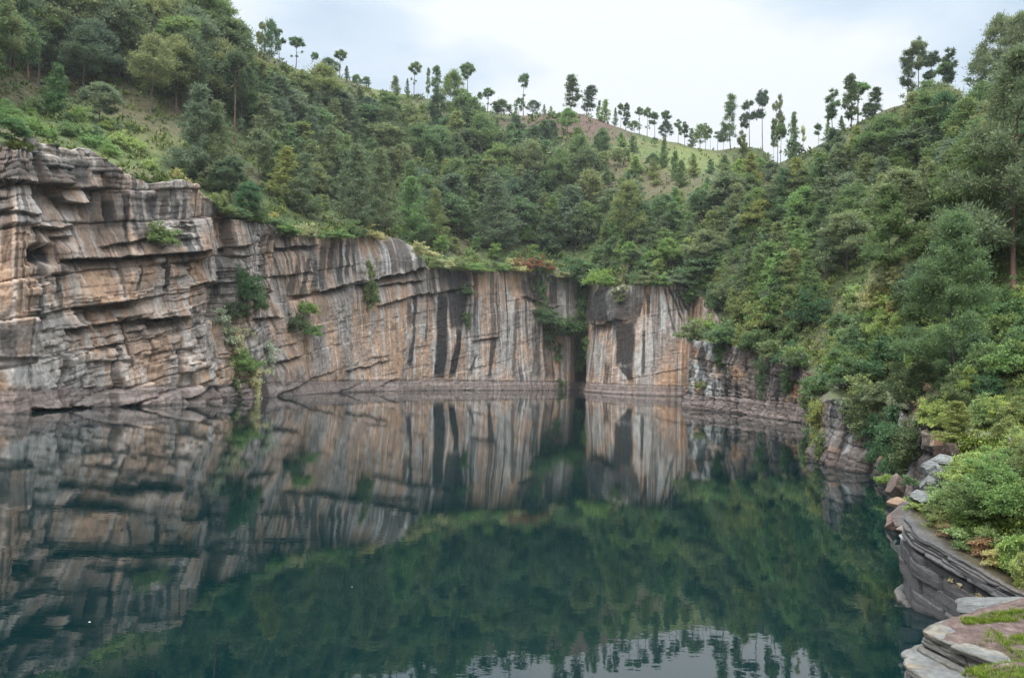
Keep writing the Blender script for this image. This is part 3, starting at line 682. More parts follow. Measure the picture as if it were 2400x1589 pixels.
def add_tree(kind, X, Yb, Yt, w, tint, lab=None, group=None, lean=0, red=False, lod=None, seed=None, ymin=8, name=None):
    if name is None: name = 'conifer_tree' if kind in ('cone', 'layered') else 'pine_tree'
    x, y, z, dz = ground(X, Yb, ymin)
    zt = z_of(X, Yt, y); h = zt - z
    if h < .8: h = .8
    if h > 34: h = 34
    wm = w * y / F
    hp = (Yb - Yt)
    if lod is None: lod = 's' if hp < 38 else ('m' if hp < 130 else 'l')
    if seed is None: seed = random.randint(0, 3 if lod in 'sm' else 2)
    tr, cr, nat = proto(kind, seed, lod)
    e = link(name, None); e.location = (x, y, z - .15); e.rotation_euler = (0, lean, 0); e['category'] = 'tree'
    e.empty_display_size = .1
    sx = (1.0 if kind == 'umbrella' else 1.15) * wm / nat; rz = random.uniform(0, 6.28)
    for nm, dat, mt in (('trunk', tr, BARK_RED if red else BARK), ('crown', cr, FOL[tint])):
        o = bpy.data.objects.new(nm, dat); COL.objects.link(o); o.parent = e
        sxy = sx if nm == 'crown' else min(sx, h * 1.3)
        o.scale = (sxy, sxy, h + .15); o.rotation_euler = (0, 0, rz)
        o.material_slots[0].link = 'OBJECT'; o.material_slots[0].material = mt
    TREES.append(dict(o=e, X=X, Y=Yb, base=lab or f'{WORDT[tint]} {WORDK[kind]} {zone(X, Yb)}', hand=lab is not None, group=group))
    return e

# --- trees one can tell apart, set where they stand: kind, X, Y of foot, Y of top, width, tint, label
T_ = [
 ('scraggly', 612, 150, 52, 26, 'greyolive', 'open grey-green pine, first of three tall skyline pines'), ('dome', 634, 158, 47, 36, 'mid', 'tallest round pine of the three-pine skyline clump'), ('scraggly', 655, 152, 68, 24, 'dark', 'dark pine on the downhill side of the skyline clump'),
 ('umbrella', 690, 142, 88, 36, 'mid', 'wide umbrella pine alone just below the three-pine clump'), ('umbrella', 739, 156, 124, 18, 'mid', 'tiny umbrella pine on the falling skyline'), ('dome', 769, 190, 137, 42, 'dark', 'dark ball-shaped pine on the falling skyline'),
 ('umbrella', 798, 168, 118, 29, 'mid', 'small round-headed pine at the skyline end'), ('cone', 812, 182, 158, 14, 'dark', 'little dark pine under the small round-headed pine'), ('dome', 835, 208, 175, 22, 'mid', 'low green pine at the start of the grassy gap'), ('dome', 858, 212, 180, 20, 'mid', 'second low pine beside the grassy gap'),
 ('cone', 925, 268, 186, 36, 'olive', 'yellowish cone pine standing in the grassy gap'), ('cone', 954, 214, 188, 12, 'dark', 'tiny dark cone on the ridge beside umbrella pine'), ('umbrella', 973, 209, 146, 28, 'mid', 'lone umbrella pine with thin bare trunk on the ridge'),
 ('column', 1003, 212, 160, 12, 'mid', 'thin wispy pine right of the lone umbrella pine'), ('column', 1022, 235, 155, 28, 'mid', 'lumpy narrow pine at the edge of the ridge clump'), ('dome', 1062, 300, 166, 52, 'mid', 'broad round pine in the middle of ridge clump'), ('umbrella', 1096, 240, 147, 36, 'mid', 'flat-topped pine highest at the ridge clump end'),
 ('dome', 1088, 340, 218, 80, 'mid', 'big domed pine below the flat-topped ridge pine'), ('column', 1018, 330, 205, 42, 'dark', 'dark column pine below the lumpy narrow ridge pine'), ('umbrella', 1124, 265, 216, 13, 'mid', 'thin pine with small head right of ridge clump'), ('umbrella', 1143, 268, 209, 30, 'mid', 'wide-headed pine right of the ridge clump'), ('dome', 1175, 282, 234, 40, 'dark', 'low spreading pine before the bald hilltop'),
 ('umbrella', 1227, 266, 173, 27, 'mid', 'tall lollipop pine with long bare trunk against sky'), ('dome', 1249, 266, 236, 28, 'dark', 'small round pine beside the lollipop pine'), ('dome', 1216, 262, 230, 22, 'mid', 'low leafy pine at the lollipop pine foot'), ('cone', 1275, 268, 247, 10, 'mid', 'first sapling between lollipop pine and hilltop'), ('cone', 1291, 268, 251, 12, 'bright', 'second sapling between lollipop pine and hilltop'),
 ('column', 1333, 266, 176, 40, 'dark', 'dark stacked pine on the bald hilltop'), ('dome', 1331, 320, 255, 40, 'bright', 'bright pine just below the dark stacked pine'), ('column', 1372, 272, 198, 34, 'dark', 'leaning dark pine on the bald hilltop'), ('column', 1398, 280, 235, 10, 'mid', 'wispy pine right of the leaning pine'), ('cone', 1417, 286, 238, 30, 'bright', 'bright green cone pine on the hill shoulder'),
 ('cone', 1442, 290, 257, 12, 'mid', 'small faint pine past the bright cone pine'), ('scraggly', 1454, 294, 242, 17, 'mid', 'pale thin pine paired with a denser dark one'), ('column', 1467, 298, 243, 20, 'dark', 'denser dark pine of the hill-shoulder pair'), ('umbrella', 1499, 310, 252, 19, 'mid', 'first small-headed pine on the descending crest'), ('dome', 1487, 306, 284, 26, 'mid', 'low bushy pine on the descending crest'), ('umbrella', 1516, 318, 252, 20, 'mid', 'second small-headed pine on the descending crest'),
 ('scraggly', 1534, 322, 262, 26, 'mid', 'open pine third along the descending crest'), ('umbrella', 1560, 325, 260, 24, 'mid', 'umbrella pine rising from a dense crest shrub'), ('dome', 1561, 332, 284, 28, 'dark', 'dense dark pine low on the descending crest'), ('scraggly', 1589, 338, 281, 22, 'mid', 'feathery pine after the dense crest pine'), ('scraggly', 1605, 341, 287, 24, 'dark', 'dark feathery pine before the saddle'), ('cone', 1621, 346, 305, 20, 'mid', 'short pine filling the saddle row'),
 ('dome', 1642, 347, 292, 30, 'mid', 'round pine in the saddle row'), ('scraggly', 1653, 348, 289, 18, 'mid', 'taller thin pine in the saddle row'), ('scraggly', 1664, 348, 299, 15, 'mid', 'faint thin pine in the saddle row'), ('scraggly', 1682, 350, 308, 24, 'mid', 'loose pine left of the tall column pine'), ('dome', 1695, 352, 299, 18, 'mid', 'small pine touching the tall column pine'), ('column', 1714, 352, 219, 32, 'mid', 'tall column pine standing in the saddle'),
 ('scraggly', 1737, 420, 308, 32, 'bluegrey', 'pine with pale bare trunk below the column pine'), ('scraggly', 1756, 335, 235, 34, 'dark', 'dark pine, lower of the pair after column pine'), ('scraggly', 1787, 330, 209, 40, 'dark', 'taller dark ragged pine right of the column pine'), ('scraggly', 1824, 342, 225, 32, 'greyolive', 'sparse half-bare pine above the saddle'), ('cone', 1857, 394, 273, 32, 'mid', 'egg-shaped green pine on slender bare stem'), ('scraggly', 1813, 368, 283, 16, 'mid', 'thin small pine in front of sparse pine'),
 ('umbrella', 1833, 400, 291, 26, 'mid', 'slender-stemmed pine left of egg-shaped pine'), ('scraggly', 1882, 375, 294, 14, 'pale', 'wispy pale pine alone at the lowest saddle'), ('dome', 1868, 378, 334, 24, 'dark', 'little dark pine beside the wispy pale pine'), ('scraggly', 1917, 348, 289, 20, 'mid', 'short thin pine at the dome foot'), ('cone', 1940, 318, 283, 16, 'bright', 'small green pine under the two-lobed pine'), ('cone', 1971, 316, 276, 20, 'mid', 'small egg pine between two taller ridge pines'),
 ('scraggly', 1953, 318, 211, 42, 'mid', 'two-lobed pine left in the dome-foot group'), ('column', 1992, 304, 175, 40, 'dark', 'dark ragged pine tallest in the dome-foot group'), ('umbrella', 2011, 290, 193, 54, 'bright', 'flat bright umbrella pine before the ragged pine'), ('dome', 2034, 290, 242, 30, 'dark', 'low dark pine under the flat umbrella pine'), ('column', 2056, 278, 205, 34, 'dark', 'dark spiky pine at the end of dome-foot group'),
 ('column', 2128, 250, 117, 38, 'dark', 'slim dark pine, first of the dome-top group'), ('scraggly', 2150, 247, 89, 50, 'greyolive', 'tallest long-trunked pine on the bare dome'), ('scraggly', 2184, 254, 119, 48, 'dark', 'dark layered pine beside tallest dome pine'), ('scraggly', 2227, 240, 115, 48, 'dark', 'last dark pine of the dome-top group'), ('umbrella', 2213, 240, 147, 38, 'bright', 'bright round-topped pine before the last dome pine'), ('dome', 2160, 290, 231, 48, 'bright', 'vivid yellow-green young pine below the dome pines'),
 ('column', 2205, 410, 213, 66, 'deep', 'tall dark column conifer below the dome pines'), ('dome', 2306, 225, 126, 66, 'greyolive', 'grey-green round tree on the corner skyline'), ('dome', 2345, 235, 36, 86, 'greyolive', 'tall many-lobed tree at the corner skyline'), ('dome', 2392, 240, 32, 70, 'greyolive', 'last many-lobed tree cut by the picture edge'), ('dome', 2385, 300, 120, 110, 'bluegrey', 'dense blue-grey conifer under corner skyline trees'),
 ('layered', 1950, 385, 305, 70, 'dark', 'wide dark pine with bare stem below dome-foot group'),
 ('cone', 140, 170, 44, 90, 'bluegrey', 'pale feathery conifer inside the dark upper forest'), ('cone', 130, 278, 160, 66, 'deep', 'small deep green tree below the pale feathery conifer'), ('dome', 235, 292, 194, 80, 'greyolive', 'grey shrub-like tree in the forest foot'),
 ('dome', 492, 262, 86, 116, 'greyolive', 'huge grey-green domed pine in the upper forest'), ('umbrella', 545, 374, 118, 72, 'dark', 'tall pine with long bare reddish trunk'), ('cone', 462, 425, 218, 116, 'bluegrey', 'large blue-grey conifer at the cliff corner'), ('cone', 498, 440, 255, 96, 'bluegrey', 'second top of the large blue-grey conifer pair'),
 ('dome', 540, 482, 365, 84, 'dark', 'dark bushy tree hanging over the cliff corner'), ('dome', 583, 520, 425, 60, 'deep', 'deep green bush-tree right of the cliff corner'), ('dome', 22, 392, 278, 72, 'deep', 'dark bushy tree on the cliff rim'),
 ('column', 413, 48, -6, 26, 'dark', 'dark skyline pine at the top of forest'), ('dome', 464, 70, 0, 42, 'mid', 'round skyline pine cut by the picture top'), ('column', 498, 80, -4, 32, 'mid', 'narrow skyline pine right of the round one'), ('dome', 543, 135, 46, 84, 'mid', 'broad dome pine at the forest skyline end'),
 ('dome', 705, 270, 164, 64, 'olive', 'olive pine with visible trunk below the skyline'), ('dome', 752, 292, 152, 86, 'olive', 'broad olive dome pine below the skyline'), ('column', 862, 345, 224, 54, 'dark', 'dark grey pine left of the dark pair'), ('dome', 905, 388, 250, 64, 'dark', 'dark rounded pine above the middle forest'), ('dome', 958, 372, 244, 60, 'olive', 'light-topped pine above the earth scar'),
 ('dome', 1030, 402, 298, 64, 'mid', 'fresh green pine midway under ridge clump'), ('cone', 1066, 434, 320, 66, 'bluegrey', 'pointed grey pine under ridge clump'), ('dome', 1126, 404, 268, 70, 'mid', 'mid green tall domed pine below the low spreading pine'), ('cone', 708, 505, 370, 74, 'bluegrey', 'pale bluish conifer at the front cliff edge'), ('cone', 725, 420, 265, 74, 'bluegrey', 'bluish conifer uphill of the pale front conifer'), ('cone', 772, 465, 308, 84, 'bluegrey', 'pointed bluish conifer in the front row'),
 ('cone', 832, 540, 352, 98, 'bluegrey', 'big bluish conifer rising behind cliff brink'), ('cone', 888, 548, 362, 90, 'bluegrey', 'last big bluish conifer before the boulder'), ('cone', 960, 575, 428, 96, 'bright', 'fresh green conifer above the boulder'), ('cone', 1016, 585, 454, 62, 'olive', 'slim olive conifer right of the fresh green one'), ('dome', 1063, 505, 372, 62, 'mid', 'pine with pale bare trunk in the middle slope'), ('cone', 1108, 560, 460, 60, 'mid', 'small conifer over the tan cliff brink'), ('cone', 1162, 590, 425, 104, 'bluegrey', 'wide bluish conifer over the tan cliff'),
 ('dome', 1474, 604, 426, 78, 'olive', 'tall olive pine with long bare trunk above gully'), ('dome', 1356, 455, 317, 54, 'mid', 'green round pine under the bare crest'), ('dome', 1240, 472, 327, 84, 'greyolive', 'grey-green dome pine on the hill flank'), ('dome', 1310, 500, 350, 60, 'mid', 'dense pine beside the green round one'), ('cone', 1557, 395, 328, 24, 'mid', 'single round young pine on pale grass'), ('dome', 1533, 345, 322, 13, 'mid', 'tiny ball tree on the pale grass crest'),
 ('cone', 1580, 425, 360, 30, 'mid', 'young pine below the single round one'), ('cone', 1597, 440, 380, 34, 'mid', 'young pine downhill by the pale grass'), ('cone', 1488, 410, 370, 40, 'bright', 'bright young pine in the open grass'), ('dome', 1412, 375, 300, 34, 'mid', 'small pine with bare stem on the crest flank'), ('cone', 1356, 500, 440, 36, 'bright', 'bright small pine in the side valley'),
 ('layered', 2388, 695, 130, 300, 'bluegrey', 'big near pine with reddish trunk', ), ('layered', 2270, 640, 330, 190, 'mid', 'loose conifer uphill beside the big near pine'), ('layered', 2240, 910, 505, 230, 'mid', 'large drooping conifer on the near bank'), ('dome', 2180, 790, 600, 120, 'dark', 'dark tree behind the large drooping conifer'), ('layered', 2080, 660, 440, 130, 'mid', 'green conifer with reddish stem on spur crest'), ('dome', 1985, 640, 500, 100, 'greyolive', 'olive-grey tree on the spur crest'),
 ('dome', 2110, 560, 400, 120, 'greyolive', 'soft grey-green tree above spur crest'), ('layered', 2310, 500, 290, 130, 'greyolive', 'thin-needled tree left of big near pine'),
]
for t in T_:
    red = 'reddish' in t[6]
    add_tree(*t[:7], red=red, lod='x' if t[4] >= 180 else None, lean=.16 if 'leaning' in t[6] else random.uniform(-.02, .02))
for e in TREES: e['grp'] = None

# --- fill the wooded slopes
occ = [(t['X'], t['Y'], 22) for t in TREES]
def inpoly(x, y, p):
    c = False
    for (x0, y0), (x1, y1) in zip(p, p[1:] + p[:1]):
        if (y0 > y) != (y1 > y) and x < (x1 - x0) * (y - y0) / (y1 - y0) + x0: c = not c
    return c
def fill(poly, n, mind, hlo, hhi, asp, kinds, tints, red=.15, tries=40):
    xs_ = [p[0] for p in poly]; ys_ = [p[1] for p in poly]; made = 0
    for _ in range(n * tries):
        if made >= n: break
        X = random.uniform(min(xs_), max(xs_)); Y = random.uniform(min(ys_), max(ys_))
        if not inpoly(X, Y, poly): continue
        if any((X - a) ** 2 + ((Y - b_) * 1.6) ** 2 < max(mind, m_ * .0) ** 2 for a, b_, m_ in occ): continue
        h = random.uniform(hlo, hhi); kind = random.choice(kinds)
        if 540 < X < 2090:
            h = min(h, Y - float(np.interp(X, [r_[0] for r_ in RIDGE], [r_[1] for r_ in RIDGE])) - random.uniform(6, 30))
            if h < 26: continue
        add_tree(kind, X, Y, Y - h, h * random.uniform(*asp), random.choice(tints), red=random.random() < red)
        occ.append((X, Y, 0)); made += 1
fill([(-60, 60), (330, 30), (400, 60), (560, 170), (600, 300), (480, 300), (300, 265), (120, 225), (-60, 210)], 50, 26, 150, 230, (.45, .62), ['dome', 'column', 'dome', 'umbrella'], ['dark', 'dark', 'mid', 'greyolive', 'bluegrey'], .4)
fill([(-40, -90), (300, -40), (540, 100), (560, 170), (300, 100), (-40, 80)], 34, 22, 100, 160, (.5, .65), ['dome', 'column'], ['dark', 'mid', 'dark'])
fill([(560, 160), (700, 190), (820, 230), (860, 300), (1000, 300), (1130, 300), (1160, 420), (1150, 560), (1000, 570), (900, 520), (780, 500), (640, 470), (580, 400)], 86, 25, 90, 135, (.5, .7), ['dome', 'cone', 'cone', 'column'], ['mid', 'dark', 'bluegrey', 'mid', 'olive', 'greyolive'])
fill([(1130, 320), (1260, 360), (1380, 420), (1390, 600), (1280, 600), (1160, 580)], 40, 24, 80, 130, (.5, .7), ['dome', 'cone', 'cone'], ['mid', 'greyolive', 'dark', 'bluegrey', 'mid'])
fill([(1380, 330), (1700, 390), (1720, 460), (1560, 520), (1420, 520), (1390, 420)], 26, 22, 18, 50, (.55, .85), ['cone', 'dome'], ['mid', 'bright', 'mid', 'olive'])
fill([(1400, 520), (1560, 520), (1720, 450), (1740, 640), (1600, 650), (1420, 630)], 32, 22, 45, 95, (.55, .8), ['cone', 'cone', 'dome'], ['mid', 'bright', 'bluegrey', 'greyolive'])
fill([(1700, 400), (1900, 400), (2000, 420), (2130, 400), (2140, 560), (1980, 620), (1930, 720), (1860, 800), (1640, 720), (1660, 560)], 94, 24, 70, 135, (.5, .8), ['cone', 'cone', 'dome'], ['mid', 'greyolive', 'mid', 'olive', 'bright', 'bluegrey'])
fill([(2060, 330), (2220, 340), (2400, 300), (2440, 560), (2200, 640), (2080, 600)], 44, 26, 90, 170, (.55, .8), ['cone', 'cone', 'dome'], ['mid', 'bluegrey', 'greyolive', 'mid'])

# unique labels
ORD = 'first second third fourth fifth sixth seventh eighth ninth tenth eleventh twelfth thirteenth fourteenth fifteenth sixteenth seventeenth eighteenth nineteenth twentieth'.split()
def settle(recs):
    by = {}
    for t in recs: by.setdefault(t['base'], []).append(t)
    for k, v in by.items():
        v.sort(key=lambda t: t['X'])
        for i, t in enumerate(v):
            t['o']['label'] = k if len(v) == 1 else (f'{k}, leftmost' if i == 0 else f'{k}, rightmost' if i == len(v) - 1 else f'{k}, {ORD[min(i, 19)]} from left')
            t['o']['group'] = t['group'] or 'pines on the crater slopes'
settle(TREES)

# ------------------------------------------------------------------ shrubs
SPROTO = {}
def sproto(kind, seed, lod):
    key = (kind, seed, lod)
    if key in SPROTO: return SPROTO[key]
    r = np.random.default_rng(seed * 77 + hash_kind(kind)); cen = []; rad = []; stems = []
    if kind == 'mound':
        for i in range(40 if lod in 'sm' else 90):
            dv = unit(r.normal(size=3)); dv[2] = abs(dv[2]); q = dv * np.array([.42, .42, .66]) * r.uniform(.45, 1.12) * (1 + .3 * math.sin(dv[0] * 5 + seed) * math.cos(dv[1] * 4)) + np.array([0, 0, .1]); cen.append(q); rad.append((.12 if lod in 'sm' else .085) * r.uniform(.5, 1.35)); stems.append(q)
    elif kind == 'hang':
        for i in range(40):
            z = r.uniform(-1, .0); wd = .42 * (1 - abs(z + .25) * .75); q = np.array([r.normal() * wd * .55, r.normal() * .10, z]); cen.append(q); rad.append(.10 * r.uniform(.6, 1.2))
        stems = [c for c in cen[:10]]
    elif kind == 'upright':
        for i in range(30):
            z = r.uniform(.2, 1); an = r.uniform(0, 6.28); R = .34 * (1.15 - z * .6) * r.uniform(.4, 1); q = np.array([math.cos(an) * R, math.sin(an) * R, z * .95]); cen.append(q); rad.append(.11 * r.uniform(.6, 1.2)); stems.append(q)
    nl = {'s': 600, 'm': 2200, 'l': 7000, 'x': 15000}[lod]; Ls = {'s': .13, 'm': .075, 'l': .044, 'x': .032}[lod]
    cr = leaves(kind + '_foliage', cen, rad, nl, Ls, .55, r, quad=lod in 'lx', up=.35 if kind != 'hang' else -.35, shell=.2)
    st = None
    if lod in 'lx':
        parts = [tube([(0, 0, -.05), np.array(q) * .5 + r.normal(size=3) * .03, q], [.012, .008, .003], 4) for q in stems[:18]]
        v, f = join(parts); st = mesh_np(kind + '_stem', v, f, 4, True); st.materials.append(BARK)
    SPROTO[key] = (cr, st); return SPROTO[key]
SHR = []
WORDS_ = dict(mound='rounded shrub', hang='hanging shrub', upright='upright shrub')
def add_shrub(kind, loc, w, h, tint, X, Y, lab=None, lod='m', name='shrub', where=None, group=None, seed=None, lean=0, rz=None):
    cr, st = sproto(kind, random.randint(0, 3) if seed is None else seed, lod)
    rot = (0, lean, random.uniform(0, 6.28) if rz is None else rz)
    if st is None:
        o = bpy.data.objects.new(name, cr); COL.objects.link(o); o.location = loc; o.scale = (w, w, h); o.rotation_euler = rot
        o.material_slots[0].link = 'OBJECT'; o.material_slots[0].material = FOL[tint]; root = o
    else:
        root = link(name, None); root.location = loc; root.empty_display_size = .1
        for nm, dat, mt in (('foliage', cr, FOL[tint]), ('stem', st, BARK)):
            o = bpy.data.objects.new(nm, dat); COL.objects.link(o); o.parent = root; o.scale = (w, w, h); o.rotation_euler = rot
            o.material_slots[0].link = 'OBJECT'; o.material_slots[0].material = mt
    root['category'] = 'shrub'
    SHR.append(dict(o=root, X=X, base=lab or f'{WORDT[tint]} {WORDS_[kind]} {where or zone(X, Y)}', group=group or 'shrubs on the slopes')); return root
def shrub_px(kind, X, Yb, w, h, tint, lab=None, lod=None, ymin=8, **k):
    x, y, z, dz = ground(X, Yb, ymin); s = y / F
    if lod is None: lod = 's' if max(w, h) < 26 else 'm' if max(w, h) < 70 else 'l'
    return add_shrub(kind, (x, y, z - .05), w * s, h * s * 1.05, tint, X, Yb, lab, lod, **k)
def shrub_cliff(kind, X, Y, w, h, tint, lab=None, left=True, **k):
    x, y, z, n = on_cliff(X, Y, left); s = y / F
    return add_shrub(kind, (x - n[0] * .7, y - n[1] * .7, z), 1.35 * w * s, 1.25 * h * s, tint, X, Y, lab, 'm' if max(w, h) < 70 else 'l', name='cliff_plant', group='plants growing on the rock wall',
                     rz=math.atan2(n[1], n[0]) - math.pi / 2 if kind == 'hang' else None, **k)
def fill_shrubs(poly, n, hlo, hhi, asp, kinds, tints, ymin=8, tries=20):
    xs_ = [p[0] for p in poly]; ys_ = [p[1] for p in poly]; made = 0
    for _ in range(n * tries):
        if made >= n: break
        X = random.uniform(min(xs_), max(xs_)); Y = random.uniform(min(ys_), max(ys_))
        if not inpoly(X, Y, poly): continue
        h = random.uniform(hlo, hhi); shrub_px(random.choice(kinds), X, Y, h * random.uniform(*asp), h, random.choice(tints), ymin=ymin); made += 1
# above the brown cliff
fill_shrubs([(0, 250), (120, 280), (260, 300), (420, 400), (400, 425), (280, 385), (200, 340), (60, 320), (0, 280)], 26, 22, 44, (1.1, 1.7), ['mound'], ['bright', 'mid', 'bright', 'lime'])
fill_shrubs([(380, 400), (480, 430), (620, 500), (680, 540), (640, 520), (480, 470)], 12, 18, 34, (1.1, 1.6), ['mound'], ['mid', 'olive', 'straw'])
fill_shrubs([(620, 470), (900, 540), (1000, 600), (1100, 620), (1330, 620), (1330, 560), (1100, 570), (900, 500)], 34, 22, 44, (1.0, 1.5), ['mound', 'upright'], ['mid', 'bright', 'olive', 'bright', 'dark'])
fill_shrubs([(1380, 640), (1640, 655), (1640, 600), (1500, 590), (1400, 600)], 30, 30, 60, (1.0, 1.5), ['mound', 'upright'], ['mid', 'bright', 'lime', 'greyolive', 'mid'])
fill_shrubs([(1640, 700), (1900, 840), (1940, 760), (1860, 700), (1700, 640)], 36, 45, 95, (.9, 1.3), ['mound', 'upright'], ['mid', 'bright', 'mid', 'greyolive', 'deep', 'olive'])
fill_shrubs([(1400, 360), (1700, 380), (1720, 480), (1400, 520)], 16, 10, 22, (1.1, 1.6), ['mound'], ['mid', 'olive', 'bright'])
# cliff rim: bushes leaning over the edge
for i in range(0, 34):
    X = 500 + i * 26 + random.uniform(-10, 10)
    if 860 < X < 985: continue
    Yt = float(np.interp(X, [490, 560, 640, 690, 760, 830, 985, 1005, 1270, 1385, 1600], [476, 512, 522, 555, 560, 550, 600, 632, 640, 672, 670]))
    shrub_cliff('mound', X, Yt + 2, random.uniform(34, 64), random.uniform(18, 44), random.choice(['mid', 'olive', 'bright', 'straw', 'mid']), f'low rim bush on the cliff edge {zone(X, 630).replace("above", "over")}')
for X in (1380, 1405, 1430, 1462, 1490, 1520, 1552, 1580, 1606, 1630):
    shrub_cliff(random.choice(['mound', 'mound', 'hang']), X, 664 + random.uniform(-8, 8), random.uniform(36, 58), random.uniform(26, 46), random.choice(['mid', 'bright', 'greyolive']), 'shrub hanging over the striped wall')
# plants rooted on the wall: kind, X, Y, w, h, tint, label
for a in [('mound', 372, 578, 60, 46, 'mid', 'grassy green bush on the dark ledge of the brown cliff'), ('mound', 350, 560, 50, 40, 'olive', 'olive tuft at the top of the ledge bush'), ('hang', 527, 725, 62, 62, 'pale', 'pale speckled plant beneath the dark cliff face'), ('mound', 570, 712, 62, 78, 'deep', 'feathery dark green bush in the cliff recess'), ('mound', 545, 745, 60, 46, 'dark', 'dark bush under the feathery one'),
          ('hang', 560, 770, 54, 66, 'pale', 'speckled creeper below the feathery dark bush'), ('mound', 600, 730, 36, 52, 'mid', 'small green bush right of the feathery one'), ('hang', 505, 790, 46, 54, 'pale', 'speckled creeper beside the cliff corner'), ('hang', 625, 800, 50, 60, 'pale', 'speckled creeper at the recess side'), ('mound', 560, 870, 70, 50, 'bright', 'bright green cushion amid speckled creepers'),
          ('hang', 540, 850, 60, 70, 'pale', 'wide speckled creeper above the water'), ('hang', 590, 845, 66, 72, 'pale', 'speckled creeper hanging beside the bright cushion'), ('hang', 552, 890, 40, 30, 'mid', 'green tail of creeper above the water line'), ('mound', 712, 738, 52, 32, 'bright', 'vivid green flat bush, upper of two'), ('mound', 720, 790, 46, 30, 'bright', 'vivid green flat bush, lower of two'), ('mound', 684, 780, 46, 50, 'dark', 'dark twiggy bush beside the vivid pair'),
          ('mound', 868, 712, 32, 44, 'mid', 'green bush in the notch left of the ledge block'), ('hang', 862, 610, 40, 92, 'olive', 'grassy growth hanging left of the grey boulder'), ('mound', 1088, 690, 30, 26, 'mid', 'small tuft on the black stripe'), ('hang', 1095, 735, 24, 30, 'mid', 'thin plant on the black stripe'), ('hang', 1262, 650, 42, 76, 'mid', 'green fall of plants beneath the rusty bush'),
          ('mound', 1275, 765, 70, 48, 'mid', 'green bush on the gully ledge'), ('mound', 1318, 785, 66, 46, 'deep', 'deep green bush on the gully ledge'), ('hang', 1300, 770, 60, 60, 'mid', 'plants hanging off the gully ledge'), ('hang', 1368, 655, 40, 70, 'mid', 'topmost green creeper in the gully'), ('hang', 1362, 700, 44, 74, 'deep', 'dark creeper midway in the gully'), ('hang', 1356, 750, 50, 60, 'deep', 'lowest creeper in the gully'), ('mound', 1350, 790, 40, 36, 'deep', 'bush closing the gully foot'), ('hang', 1312, 885, 20, 34, 'mid', 'little plant just above the water by the cleft'),
          ('hang', 1382, 790, 22, 40, 'bright', 'bright sprig right of the cleft'), ('mound', 1236, 618, 56, 34, 'orange', 'rusty orange dead bush on the rim'), ('mound', 1265, 626, 44, 30, 'orange', 'smaller rusty bush beside the first')]:
    shrub_cliff(*a)
for a in [('hang', 1696, 790, 34, 44, 'deep', None), ('hang', 1718, 800, 36, 56, 'deep', None), ('mound', 1640, 806, 40, 34, 'mid', None), ('hang', 1800, 835, 46, 80, 'mid', None),
          ('hang', 1855, 862, 40, 50, 'mid', None), ('mound', 1648, 912, 22, 20, 'olive', 'small olive tuft on the lichen-grey rock foot'), ('hang', 1905, 895, 44, 56, 'mid', None)]:
    shrub_cliff(*a, left=False, where='over the low brown cliff')

for i in range(20):
    X = 1622 + i * 15; shrub_cliff('mound', X, float(np.interp(X, [1622, 1700, 1800, 1915], [766, 770, 796, 836])) + random.uniform(-8, 2), random.uniform(40, 60), random.uniform(32, 52), random.choice(['mid', 'bright', 'olive', 'deep', 'greyolive', 'mid']), left=False, where='over the low brown cliff')
for i in range(12):
    X = 1912 + i * 17; shrub_cliff(random.choice(['mound', 'hang']), X, float(np.interp(X, [1908, 2063, 2125], [928, 928, 960])) + random.uniform(-8, 4), random.uniform(50, 70), random.uniform(36, 60), random.choice(['mid', 'olive', 'deep', 'bright', 'greyolive']), left=False, where='on the near buttress rim')
for i in range(7): shrub_cliff('hang', 1372 - i * 3 + random.uniform(-6, 6), 640 + i * 24, 46, 70, random.choice(['mid', 'deep']), 'green creeper filling the gully')
for a in [('hang', 1926, 975, 56, 100, 'mid', 'green trail down the near buttress corner'), ('hang', 1942, 1010, 36, 60, 'olive', 'olive trail low on the near buttress'), ('hang', 2080, 985, 70, 80, 'deep', 'deep green trail above the orange rock'), ('hang', 2118, 1000, 80, 90, 'deep', 'deep green trail over the recess'), ('hang', 2150, 1015, 70, 80, 'dark', 'dark trail inside the recess'),
          ('mound', 2110, 1135, 40, 24, 'bright', 'bright grass tuft on the recess ledge'), ('mound', 2165, 1140, 36, 22, 'mid', 'green tuft at the recess mouth')]:
    shrub_cliff(*a, left=False)
for X, Yq in ((1352, 640), (1366, 648), (1384, 662), (1400, 664), (1340, 636), (1416, 664), (1372, 640)): shrub_cliff('mound', X, Yq, 46, 34, random.choice(['mid', 'bright', 'deep']), 'bush at the head of the gully')
